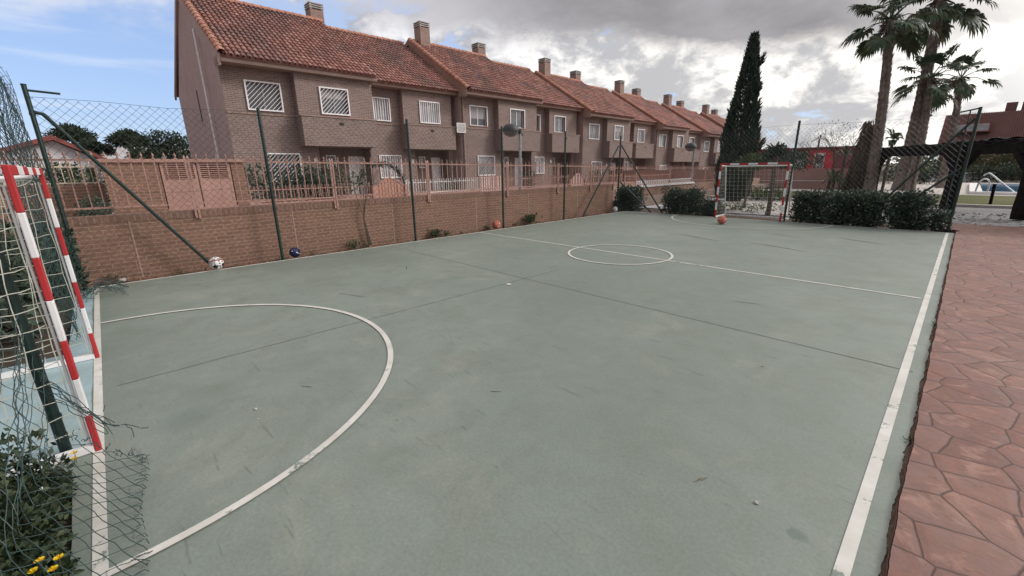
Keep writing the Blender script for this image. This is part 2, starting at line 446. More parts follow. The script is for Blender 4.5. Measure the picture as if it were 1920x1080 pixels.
M['cypress'] = island('cypress_spray', [(0.018, 0.032, 0.029), (0.030, 0.050, 0.042), (0.048, 0.069, 0.054), (0.083, 0.093, 0.067)], .7, trans=.08)
M['pine'] = island('pine_needles', [(.014, .027, .014), (.026, .043, .022), (.045, .06, .032)], .7, trans=.1)
M['palmleaf'] = island('palm_leaf', [(0.022, 0.043, 0.025), (0.040, 0.069, 0.037), (0.062, 0.094, 0.050), (0.125, 0.119, 0.069)], .5, trans=.18)
M['palmdead'] = island('dead_palm_leaf', [(.10, .07, .05), (.16, .12, .085), (.07, .05, .038)], .8)
M['dry'] = island('dry_leaf', [(.12, .08, .045), (.2, .14, .08), (.07, .05, .03)], .8)
M['bark'] = plain('rough_bark', (.10, .075, .06), .9, .4, 9, bmp=.8)
M['palmbark'] = island('palm_trunk_fibre', [(.10, .075, .062), (.16, .125, .105), (.22, .175, .15), (.28, .235, .205)], .95)
M['flower'] = island('white_flower', [(.6, .58, .55), (.7, .66, .6)], .7)
M['yellow'] = island('yellow_flower', [(.75, .48, .01), (.8, .6, .03)], .6, trans=.2)
M['pebble'] = island('pebble', [(.25, .24, .23), (.4, .38, .36), (.55, .53, .5)], .9)
M['orange'] = plain('orange_rubber', (.60, .19, .13), .5, .1, 14, bmp=.15)
M['ballwhite'] = plain('white_ball_panel', (.70, .67, .66), .45, .1, 16)
M['ballred'] = plain('dark_red_ball_panel', (.30, .02, .03), .45, .1, 16)
M['ballblack'] = plain('black_ball_mark', (.015, .015, .02), .5, .1, 16)
M['ballblue'] = plain('blue_ball_panel', (.018, .022, .10), .45, .2, 16)

def mk_glass(name, c, rough):
    m, nt, p = newmat(name); ps = pos(nt)
    L(nt, ramp(nt, noise(nt, ps, 1.4, 3), [(.35, tuple(x * .6 for x in c)), (.65, c)]), p.inputs['Base Color'])
    p.inputs['Roughness'].default_value = rough; p.inputs['Specular IOR Level'].default_value = .6
    return m
M['glass'] = mk_glass('window_glass', (.12, .12, .135), .10)
M['curtain'] = mk_glass('curtained_glass', (.40, .39, .42), .25)
m, nt, p = newmat('pool_water'); ps = pos(nt)
p.inputs['Base Color'].default_value = (.05, .15, .28, 1); p.inputs['Roughness'].default_value = .08
bump(nt, p, noise(nt, ps, 3, 3), .25, .03); M['water'] = m
m, nt, p = newmat('clear_lamp_globe'); p.inputs['Base Color'].default_value = (.8, .8, .8, 1)
p.inputs['Transmission Weight'].default_value = .85; p.inputs['Roughness'].default_value = .15; M['globe'] = m

# ------------------------------------------------------------------ camera
cam = bpy.data.cameras.new('camera'); co = bpy.data.objects.new('camera', cam); COL.objects.link(co)
cam.sensor_width = 36; cam.lens = 36 * 788 / 1920; cam.clip_start = .05; cam.clip_end = 3000
r = [(0.69160134, 0.18765454, -0.69747643), (0.72213079, -0.19923748, 0.66244361), (-0.0146529, -0.96181609, -0.27330403)]
co.matrix_world = Matrix([[r[i][0], -r[i][1], -r[i][2], (0, 0, 1.55)[i]] for i in range(3)] + [[0, 0, 0, 1]])
sc.camera = co

# ------------------------------------------------------------------ sky and light
SUN_AZ = math.radians(52); SUN_EL = math.radians(33)
w = bpy.data.worlds.new('World'); sc.world = w; w.use_nodes = True
nt = w.node_tree; bg = nt.nodes['Background']; bg.inputs[1].default_value = .1
sky = N(nt, 'ShaderNodeTexSky', sky_type='NISHITA'); sky.sun_disc = False
sky.sun_elevation = SUN_EL; sky.sun_rotation = PI / 2 - SUN_AZ
sky.air_density = 1.0; sky.dust_density = .6; sky.ozone_density = 1.5
tc = N(nt, 'ShaderNodeTexCoord'); d = tc.outputs['Generated']
sx = N(nt, 'ShaderNodeSeparateXYZ'); L(nt, d, sx.inputs[0]); X, Y, Z = sx.outputs
# flat cloud layer seen from below
den = math_(nt, 'ADD', math_(nt, 'MAXIMUM', Z, 0.), .16)
cx = N(nt, 'ShaderNodeCombineXYZ'); L(nt, math_(nt, 'DIVIDE', X, den), cx.inputs[0]); L(nt, math_(nt, 'DIVIDE', Y, den), cx.inputs[1])
cx.inputs[2].default_value = 3.1
layer = cx.outputs[0]
# puffy clouds seen from the side
mp = N(nt, 'ShaderNodeMapping'); mp.inputs['Scale'].default_value = (1, 1, 1.7); mp.inputs['Location'].default_value = (.3, .1, .2); L(nt, d, mp.inputs['Vector'])
puff = noise(nt, mp.outputs[0], 6.5, 9, .60, .35)
puff2 = noise(nt, mp.outputs[0], 14, 8, .62, .5)
lay = noise(nt, layer, .9, 7, .55, .3)
mp2 = N(nt, 'ShaderNodeMapping'); mp2.inputs['Scale'].default_value = (.7, .7, 7); L(nt, d, mp2.inputs['Vector'])
streak = noise(nt, mp2.outputs[0], 3.2, 6, .55, .3)
def ss(x, a, b):
    m = N(nt, 'ShaderNodeMapRange', interpolation_type='SMOOTHSTEP'); L(nt, x, m.inputs[0])
    m.inputs[1].default_value = a; m.inputs[2].default_value = b; return m.outputs[0]
# how far from the clear western end of the sky
clear = ss(X, -.90, -.955)
# brightness near the hidden sun
sv = N(nt, 'ShaderNodeVectorMath', operation='DOT_PRODUCT'); L(nt, d, sv.inputs[0])
ga = math.radians(101); ge = math.radians(7)
sv.inputs[1].default_value = (math.cos(ge) * math.cos(ga), math.cos(ge) * math.sin(ga), math.sin(ge))
glow = ss(sv.outputs['Value'], .72, .985)
K = 10.
def kc(c, k=1.): return (c[0] * K * k, c[1] * K * k, c[2] * K * k)
blue = mix(nt, .55, mix(nt, 1., sky.outputs[0], (1.0, 1.0, 1.12), 'MULTIPLY'), kc((.32, .45, .73)))
# white / grey cumulus
puff3 = noise(nt, mp.outputs[0], 34, 6, .6, .3)
tone = math_(nt, 'ADD', math_(nt, 'MULTIPLY', puff, .62), math_(nt, 'ADD', math_(nt, 'MULTIPLY', puff2, .30), math_(nt, 'MULTIPLY', puff3, .13)))
cum = mix(nt, ss(tone, .60, .455), kc((.92, .905, .885)), kc((.40, .407, .435)))
cumb = mix(nt, glow, mix(nt, 1., cum, (.80, .81, .85), 'MULTIPLY'), mix(nt, 1., cum, (1.06, 1.04, 1.0), 'MULTIPLY'))
cov = ss(math_(nt, 'ADD', math_(nt, 'MULTIPLY', puff, 1.), math_(nt, 'ADD', math_(nt, 'MULTIPLY', glow, .16), math_(nt, 'MULTIPLY', Z, .35))), .50, .57)
cov = math_(nt, 'MULTIPLY', cov, math_(nt, 'SUBTRACT', 1., clear))
col = mix(nt, cov, mix(nt, .35, blue, kc((.50, .56, .68))), cumb)
# clear west: blue with thin streaks
wst = mix(nt, math_(nt, 'MULTIPLY', ss(streak, .46, .70), .65), blue, kc((.55, .62, .74)))
wst = mix(nt, ss(Z, .10, -.01), wst, kc((.46, .58, .76)))
wst = mix(nt, math_(nt, 'MULTIPLY', ss(Z, .19, .26), ss(lay, .40, .55)), wst, kc((.62, .63, .67)))
col = mix(nt, clear, col, wst)
# heavy grey deck higher up
ed = math_(nt, 'ADD', math_(nt, 'ADD', Z, math_(nt, 'MULTIPLY', X, .13)), math_(nt, 'MULTIPLY', math_(nt, 'SUBTRACT', puff, .5), .15))
ed = math_(nt, 'ADD', ed, math_(nt, 'MULTIPLY', math_(nt, 'SUBTRACT', lay, .5), .10))
deck = math_(nt, 'MULTIPLY', ss(ed, .15, .205), math_(nt, 'SUBTRACT', 1., ss(X, -.88, -.945)))
dk = mix(nt, ss(math_(nt, 'ADD', math_(nt, 'MULTIPLY', lay, .7), math_(nt, 'MULTIPLY', puff, .3)), .34, .66), kc((.175, .168, .176)), kc((.33, .32, .335)))
dk = mix(nt, ss(X, -.55, -.9), dk, kc((.50, .49, .52)))
dk = mix(nt, ss(Z, .4, .9), dk, kc((.60, .59, .62)))
col = mix(nt, deck, col, dk)
# bright cloud added out of view round the sun, to light east-facing walls
v2 = N(nt, 'ShaderNodeVectorMath', operation='DOT_PRODUCT'); L(nt, d, v2.inputs[0])
v2.inputs[1].default_value = (math.cos(SUN_EL) * math.cos(SUN_AZ), math.cos(SUN_EL) * math.sin(SUN_AZ), math.sin(SUN_EL))
col = mix(nt, ss(v2.outputs['Value'], .62, .97), col, kc((1.55, 1.5, 1.42)))
L(nt, col, bg.inputs[0])

sl = bpy.data.lights.new('sun', 'SUN'); so = bpy.data.objects.new('sun', sl); COL.objects.link(so)
sl.energy = 1.45; sl.angle = math.radians(14); sl.color = (1, .97, .94)
sd = Vector((math.cos(SUN_EL) * math.cos(SUN_AZ), math.cos(SUN_EL) * math.sin(SUN_AZ), math.sin(SUN_EL)))
so.rotation_euler = sd.to_track_quat('Z', 'Y').to_euler()
sc.view_settings.view_transform = 'Standard'; sc.view_settings.look = 'None'
sc.view_settings.exposure = .45; sc.view_settings.gamma = 1

# ------------------------------------------------------------------ ground sheets
g = MB(); g.quad((-900, -500, -.09), (900, -500, -.09), (900, 1500, -.09), (-900, 1500, -.09)); struct('ground', g, M['land'])
g = MB(); g.grid(lambda u, v: (-8.9 + 9.0 * u, -3.2 + 20 * v, -.055 + .02 * math.sin(u * 90) * math.sin(v * 170)), 60, 90)
struct('soil', g, M['soil'])
g = MB(); g.box(-150, -8.97, -70, 60, -.3, .33); struct('street', g, M['street'])
def jag(n, a, b, amp, base):
    return [(base + R.uniform(-amp, amp), a + (b - a) * i / n) for i in range(n + 1)]
g = MB()
re = []; a_ = 0.
for i in range(1101):
    y = -3.0 + 16.78 * i / 1100; a_ = a_ * .90 + R.uniform(-.0036, .0036)
    if R.random() < .012: a_ -= R.uniform(.004, .014)      # a bite broken out of the edge
    re.append((.0575 + max(-.03, min(.012, a_)), y))
poly = [(-8.36, -.52)] + [(-5.3, -.50), (-5.28, -1.0), (-3.2, -1.0), (-3.17, -.46), (-3.0, -.41), (-2.4, -.395), (-1.9, -.405), (-1.2, -.42), (-.6, -.45), (.04, -.5)] \
    + [p for p in re if p[1] > -.45] + [(-8.36, 13.78)]
g.prism(poly, 'z', -.10, 0.); court = struct('court', g, M['court'])
# path (raised 3 cm, ragged broken lip)
g = MB(); le = [(.074 + .003 * math.sin(i * .13) + .002 * math.sin(i * .41) + R.uniform(-.0012, .0012), -3.0 + 16.75 * i / 700) for i in range(701)]
poly = le + [(.16, 13.95), (.05, 14.15), (-.25, 14.3), (-.25, 15.65), (9, 15.95), (9, -3)]
g.prism(poly, 'z', -.08, .034)
path = struct('path', g, M['path'])
g = MB(); pr = None
for (x, y) in le:
    q = (x - .007, y)
    if pr: g.quad((pr[0], pr[1], -.07), (q[0], q[1], -.07), (q[0] + .004, q[1], .028), (pr[0] + .004, pr[1], .028))
    pr = q
o = part('path_edge', g, M['path_side'], path)
g = MB(); g.quad((-14, 15.6, -.03), (14, 15.6, -.03), (14, 22.6, -.03), (-14, 22.6, -.03)); struct('gravel_bed', g, M['gravel'])
g = MB(); g.quad((-7.3, 16.6, -.022), (-3.2, 16.0, -.022), (-2.6, 21, -.022), (-7.8, 22.4, -.022)); struct('footpath', g, M['deck'])
g = MB(); g.box(-14, 14, 22.5, 22.85, -.08, .06); struct('kerb', g, M['deck'])
g = MB(); g.quad((-14, 22.85, -.015), (14, 22.85, -.015), (14, 30.4, -.015), (-14, 30.4, -.015)); struct('lawn', g, M['lawn'])
g = MB(); g.box(-9, 14, 30.2, 48, -.08, 0); struct('pool_deck', g, M['deck'])

g = MB(); g.grid(lambda u, v: (.028 + .05 * u, -3 + 16.8 * v, -.008 + .006 * math.sin(v * 900 + u * 9) * math.sin(v * 213)), 3, 260); struct('crack_dirt', g, M['crack'])

# painted lines
def strip(mb, pts, w, z=.004, closed=False):
    n = len(pts); P = [Vector((p[0], p[1])) for p in pts]; a = []; b = []
    for i in range(n):
        if closed: t = P[(i + 1) % n] - P[i - 1]
        else: t = P[min(i + 1, n - 1)] - P[max(i - 1, 0)]
        t.normalize(); nn = Vector((-t.y, t.x)) * w / 2
        a.append(P[i] + nn); b.append(P[i] - nn)
    vs = [(p.x, p.y, z) for p in a] + [(p.x, p.y, z) for p in b]
    fs = [(i, (i + 1) % n, n + (i + 1) % n, n + i) for i in range(n if closed else n - 1)]
    mb.add(vs, fs)
def seg(a, b, n=40): return [(a[0] + (b[0] - a[0]) * i / n, a[1] + (b[1] - a[1]) * i / n) for i in range(n + 1)]
def arc(cx_, cy_, r_, a, b, n=70): return [(cx_ + r_ * math.cos(a + (b - a) * i / n), cy_ + r_ * math.sin(a + (b - a) * i / n)) for i in range(n + 1)]
g = MB(); strip(g, seg((-.045, -.4), (-.055, 13.68)), .052); part('touch_line', g, M['line'], court, fix=False)
g = MB(); strip(g, seg((-8.30, -.4), (-8.30, 13.68)), .06); part('touch_line', g, M['line2'], court, fix=False)
g = MB(); strip(g, seg((-8.26, -.305), (-.10, -.305)), .05); part('goal_line', g, M['line'], court, fix=False)
g = MB(); strip(g, seg((-8.26, 13.67), (-.10, 13.67)), .04); part('goal_line', g, M['line2'], court, fix=False)
g = MB(); strip(g, seg((-8.26, 6.76), (-.10, 6.76)), .042); part('halfway_line', g, M['line2'], court, fix=False)
g = MB(); strip(g, arc(-4.18, 6.72, .925, 0, 2 * PI, 90)[:-1], .042, .008, True); part('centre_circle', g, M['line2'], court, fix=False)
g = MB(); strip(g, arc(-4.135, -.26, 2.045, -.012, PI + .012, 90), .046, .008); part('goal_area_line', g, M['line2'], court, fix=False)
g = MB(); strip(g, arc(-4.25, 13.66, 2.08, PI, 2 * PI, 90), .045, .008); part('goal_area_line', g, M['line2'], court, fix=False)
g = MB(); strip(g, [(-4.18 + .004 * R.uniform(-1, 1), -.2 + 6.9 * i / 60) for i in range(46)], .010, .002); part('slab_joint', g, M['joint'], court, fix=False)
g = MB(); strip(g, [(-8.2 + 8.2 * i / 60, 4.235 + .004 * R.uniform(-1, 1)) for i in range(61)], .010, .002); part('slab_joint', g, M['joint'], court, fix=False)
g = MB(); g.lathe([(.038, 0.006), (.001, .0065)], (-4.12, 3.85, 0), 12); part('penalty_spot', g, M['line2'], court, fix=False)

def scuff(x, y, a, ln, w_):
    g = MB(); n = 9; c_, s_ = math.cos(a), math.sin(a); up = []; dn = []
    for i in range(n + 1):
        t = i / n - .5; ww = w_ * (1 - (2 * t) ** 2) * R.uniform(.5, 1.1) + .0006; j_ = R.uniform(-.15, .15) * w_
        up.append((x + c_ * t * ln - s_ * (ww + j_), y + s_ * t * ln + c_ * (ww + j_), .0022)); dn.append((x + c_ * t * ln + s_ * (ww - j_), y + s_ * t * ln - c_ * (ww - j_), .0022))
    g.add(up + dn, [(i, i + 1, n + 2 + i, n + 1 + i) for i in range(n)]); part('scuff_mark', g, M['joint'], court, fix=False)
for q in ((-2.06, 1.78, .75, .085, .006), (-3.12, .83, .62, .10, .005), (-.64, 1.95, 1.25, .05, .005), (-3.9, 9.5, 2.75, 1.3, .03), (-2.3, 9.35, 2.8, 1.1, .03), (-1.3, 11.2, 2.7, .9, .04), (-2.6, 11.0, 2.75, .8, .03), (-5.2, 2.1, .4, .5, .010), (-6.1, 3.4, 2.6, .35, .010), (-1.5, 5.2, .3, .3, .008)): scuff(*q)

# ------------------------------------------------------------------ brick retaining wall + railings
wl = thing('brick_wall', 'long low reddish brick retaining wall along the left side of the green court', 'wall', (-8.84, 6, 0))
g = MB(); g.box(-8.97, -8.72, -1.6, 13.42, -.3, .855); part('wall_body', g, M['wallbrick'], wl)
g = MB(); g.box(-8.975, -8.714, -1.6, 13.424, .855, .962); part('coping', g, M['soldier'], wl)
for y in (.22, 2.55, 4.62, 7.02, 9.0, 11.3):
    g = MB(); g.box(-8.73, -8.7165, y, y + .018, -.05, .853); part('expansion_joint', g, M['mortar'], wl)
w2 = thing('rendered_wall', 'orange rendered low wall with white capping slabs beyond the brick wall corner', 'wall', (-9.5, 20, 0))
g = MB(); g.box(-9.8, -9.5, 13.43, 32, -.3, .70); part('wall_body', g, M['rendered'], w2)
for i in range(4):
    g = MB(); y = 16.6 + i * 1.32; g.box(-9.86, -9.44, y, y + 1.27, .70, .765); o = part('capping_slab', g, M['white'], w2); 

g = MB()
for i in range(31): spear_y = 16.6 + i * .172; g.box(-9.69, -9.66, spear_y, spear_y + .06, .765, .93)
g.box(-9.70, -9.65, 16.55, 21.9, .93, .96); part('balustrade', g, M['white'], w2)
def spear(mb, x, y, z0, z1, s=.007):
    mb.box(x - s, x + s, y - s, y + s, z0, z1)
    a = z1; r_ = s * 2.6; h = .07
    mb.add([(x, y, a - .012), (x + r_, y, a + .018), (x, y + r_, a + .018), (x - r_, y, a + .018), (x, y - r_, a + .018), (x, y, a + h)],
           [(0, 2, 1), (0, 3, 2), (0, 4, 3), (0, 1, 4), (5, 1, 2), (5, 2, 3), (5, 3, 4), (5, 4, 1)])
    mb.box(x - r_ * 1.2, x + r_ * 1.2, y - r_ * 1.2, y + r_ * 1.2, a - .03, a - .018)
def railing(x, ya, yb, za, zb, zbot, zfoot, mat, label, step=.135, group='iron railing sections along the street', name='iron_railing', first=True):
    t = thing(name, label, 'railing', (x, (ya + yb) / 2, zbot), group)
    def zt(y): return za + (zb - za) * (y - ya) / (yb - ya)
    for y in ((ya, yb) if first else (yb,)):
        g = MB(); yy = y + (.022 if y == ya else -.022)
        g.box(x - .015, x + .015, yy - .015, yy + .015, zfoot, zt(y) + .05)
        g.add([(x - .015, yy - .015, zt(y) + .05), (x + .015, yy - .015, zt(y) + .05), (x + .015, yy + .015, zt(y) + .05), (x - .015, yy + .015, zt(y) + .05), (x, yy, zt(y) + .09)],
              [(0, 1, 4), (1, 2, 4), (2, 3, 4), (3, 0, 4)])
        part('post', g, mat, t)
    for dz, nm in ((0, 'top_rail'), (None, 'bottom_rail')):
        g = MB(); z0 = zt(ya) if dz == 0 else zbot; z1 = zt(yb) if dz == 0 else zbot + (zb - za)
        g.beam((x, ya + .045, z0), (x, yb - .045, z1), .03, .026); part(nm, g, mat, t)
    g = MB(); n = int((yb - ya) / step)
    for i in range(1, n):
        y = ya + (yb - ya) * i / n
        spear(g, x, y, zbot, zt(y) + .055)
    part('bars', g, mat, t)
    return t
RB = [-1.35, 1.10, 3.40, 5.60, 8.15, 10.3, 12.0, 13.38]
near = ['salmon railing section behind the near goal and tilted green brace', 'salmon railing section in front of the louvred metal cupboard',
        'salmon railing section in front of the dark garden hedge', 'salmon railing section in front of the arched garden gate',
        'salmon railing section in front of the first white garden fence', 'salmon railing section crossed by the street lamp pole behind it',
        'salmon railing section between the fourth green post and the wall corner', 'last salmon railing section at the far corner of the brick wall']
for i in range(7):
    f = lambda y: 1.765 - .0155 * max(0, y)
    railing(-8.70, RB[i], RB[i + 1], f(RB[i]), f(RB[i + 1]), 1.09 - .008 * i, .84 - .01 * i, M['salmon'], near[i if i < 5 else i + 0], first=True)
for i, (a, b) in enumerate([(13.45, 16.5), (16.5, 19.5), (19.5, 23.5), (23.5, 29)]):
    railing(-9.65, a, b, 1.52 - i * .03, 1.49 - i * .03, .80 if i else .78, .66, M['salmon'],
            ['pale railing section just past the corner braces of the fence', 'pale railing section above the first white capping slabs',
             'pale railing section beside the second street lamp', 'farthest pale railing section ending behind the cypress'][i], .17)
# louvred cupboard in its brick housing
cb = thing('meter_cupboard', 'pink double-door metal cupboard with louvres set in a low brick housing', 'cupboard', (-12.3, 1.3, .33))
g = MB(); g.box(-12.9, -12.1, .12, 1.02, .3, 1.79); g.box(-12.9, -12.1, 2.36, 2.62, .3, 1.79); g.box(-12.9, -12.62, 1.02, 2.36, .3, 1.79)
part('housing', g, M['wallbrick'], cb)
g = MB(); g.box(-12.95, -12.06, .08, 2.66, 1.79, 1.86); part('lid', g, M['salmon2'], cb)
g = MB(); g.box(-12.62, -12.09, 1.02, 2.36, .3, .80); part('plinth', g, M['salmon2'], cb)
for k in range(2):
    y0 = 1.04 + k * .66; y1 = y0 + .64
    g = MB(); g.box(-12.16, -12.11, y0, y1, .80, 1.42); g.box(-12.16, -12.11, y0, y0 + .05, 1.42, 1.78); g.box(-12.16, -12.11, y1 - .05, y1, 1.42, 1.78)
    g.box(-12.16, -12.11, y0 + .05, y1 - .05, 1.73, 1.78)
    dr = part('door', g, M['salmon2'], cb)
    g = MB()
    for i in range(7):
        z = 1.43 + i * .043
        g.add([(-12.105, y0 + .05, z), (-12.105, y1 - .05, z), (-12.14, y1 - .05, z + .024), (-12.14, y0 + .05, z + .024),
               (-12.113, y0 + .05, z), (-12.113, y1 - .05, z), (-12.148, y1 - .05, z + .024), (-12.148, y0 + .05, z + .024)],
              [(0, 1, 2, 3), (7, 6, 5, 4), (0, 4, 5, 1)])
    part('louvre', g, M['salmon2'], dr)
    g = MB(); g.box(-12.165, -12.158, y0 + .05, y1 - .05, 1.42, 1.73); part('louvre_shade', g, M['wood'], dr)  # dark sheet standing in for the shade between the louvres
# low garden wall with a pale fence at far left
gw = thing('garden_wall', 'low brown garden wall left of the louvred cupboard', 'wall', (-13, -1.2, .33))
g = MB(); g.box(-13.15, -12.95, -6, .10, .3, 1.36); part('wall_body', g, M['wallbrick'], gw)
railing(-13.02, -3.1, .09, 1.72, 1.72, 1.39, 1.365, M['cream'], 'cream railing on the low garden wall at far left', .14, None, 'garden_railing')

# ------------------------------------------------------------------ terraced houses
def wall_open(mb, x, y0, y1, z0, z1, ops, dep):
    """vertical wall sheet at x facing +X, with openings (ya,yb,za,zb) and their reveals"""
    ys = sorted({y0, y1, *[o[0] for o in ops], *[o[1] for o in ops]}); zs = sorted({z0, z1, *[o[2] for o in ops], *[o[3] for o in ops]})
    for i in range(len(ys) - 1):
        for j in range(len(zs) - 1):
            ym = (ys[i] + ys[i + 1]) / 2; zm = (zs[j] + zs[j + 1]) / 2
            if any(o[0] < ym < o[1] and o[2] < zm < o[3] for o in ops): continue
            mb.quad((x, ys[i], zs[j]), (x, ys[i + 1], zs[j]), (x, ys[i + 1], zs[j + 1]), (x, ys[i], zs[j + 1]))
    for a, b, c, e in ops:
        xi = x - dep
        mb.quad((x, a, c), (xi, a, c), (xi, b, c), (x, b, c)); mb.quad((x, a, e), (x, b, e), (xi, b, e), (xi, a, e))
        mb.quad((x, a, c), (x, a, e), (xi, a, e), (xi, a, c)); mb.quad((x, b, c), (xi, b, c), (xi, b, e), (x, b, e))
def window(par, x, ya, yb, za, zb, style, label=None):
    """x = wall face. style: diag, bars, blind, plain, curtain"""
    g = MB(); xi = x - .10; f = .05
    g.box(xi - .05, xi, ya, ya + f, za, zb); g.box(xi - .05, xi, yb - f, yb, za, zb)
    g.box(xi - .05, xi, ya + f, yb - f, za, za + f); g.box(xi - .05, xi, ya + f, yb - f, zb - f, zb)
    if yb - ya > .7: ym = (ya + yb) / 2; g.box(xi - .045, xi - .003, ym - .035, ym + .035, za + f, zb - f)
    win = part('window', g, M['darkframe'] if style == 'diag' else M['offwhite'], par, label)
    g = MB(); g.quad((xi - .03, ya + f, za + f), (xi - .03, yb - f, za + f), (xi - .03, yb - f, zb - f), (xi - .03, ya + f, zb - f))
    part('pane', g, M['curtain'] if style in ('bars', 'curtain') else M['glass'], win, fix=False)
    if style in ('blind', 'diag') and R.random() < (1 if style == 'blind' else .55):
        g = MB(); g.box(xi - .022, xi - .008, ya + f, yb - f, za + (zb - za) * (.38 if style == 'blind' else .62), zb - f); part('blind', g, M['blind'], win)
    g = MB(); g.box(x - .09, x + .04, ya - .04, yb + .04, za - .05, za - .003); part('sill', g, M['fascia'], win)
    if style in ('diag', 'bars'):
        g = MB(); xx = x + .035; a, b, c, e = ya - .05, yb + .05, za - .03, zb + .05; q = .027
        g.box(xx - q, xx + q, a, a + 2 * q, c, e); g.box(xx - q, xx + q, b - 2 * q, b, c, e)
        g.box(xx - q, xx + q, a + 2 * q, b - 2 * q, c, c + 2 * q); g.box(xx - q, xx + q, a + 2 * q, b - 2 * q, e - 2 * q, e)
        W = b - a; H = e - c
        if style == 'diag':
            n = max(4, int((W + H) / .165))
            for i in range(1, n):
                s = (W + H) * i / n     # line (y-a)-(z-c)=s-H
                p0 = (a + max(0, s - H), c + max(0, H - s)); p1 = (a + min(W, s), c + min(H, W + H - s))
                g.beam((xx, p0[0], p0[1]), (xx, p1[0], p1[1]), .012, .019)
        else:
            n = int(W / .125)
            for i in range(1, n):
                y = a + W * i / n; g.beam((xx, y, c), (xx, y, e), .026, .03)
        part('security_grille', g, M['grille'], win)
    elif style in ('blind', 'plain', 'curtain'):
        g = MB(); xx = x + .01; q = .03
        g.box(xx - .02, xx + .02, ya - .06, ya, za, zb + .06); g.box(xx - .02, xx + .02, yb, yb + .06, za, zb + .06); g.box(xx - .02, xx + .02, ya, yb, zb, zb + .06)
        part('surround', g, M['grille'], win)
    return win

def tile_roof(mb, xe, ze, xr, zr, y0, y1, per=.212, crs=.345):
    L_ = math.hypot(xr - xe, zr - ze); tx, tz = (xr - xe) / L_, (zr - ze) / L_; nx, nz = -tz, tx
    if nz < 0: nx, nz = -nx, -nz
    nc = max(1, round((y1 - y0) / per)); pr = (y1 - y0) / nc; nr = max(1, int(L_ / crs)); cr = L_ / nr
    for j in range(nc):
        yc = y0 + (j + .5) * pr
        for i in range(nr):
            s0 = i * cr - (.05 if i == 0 else .03); s1 = (i + 1) * cr
            jit = R.uniform(-.008, .008); vs = []
            for (s, rr, lift) in ((s0, .090, .030), (s1, .076, .004)):
                for k in range(5):
                    a = PI * k / 4
                    h = rr * math.sin(a) * .82 + lift; y = yc + rr * math.cos(a) + jit
                    vs.append((xe + tx * s + nx * h, y, ze + tz * s + nz * h))
            mb.add(vs, [(k, k + 1, k + 6, k + 5) for k in range(4)])

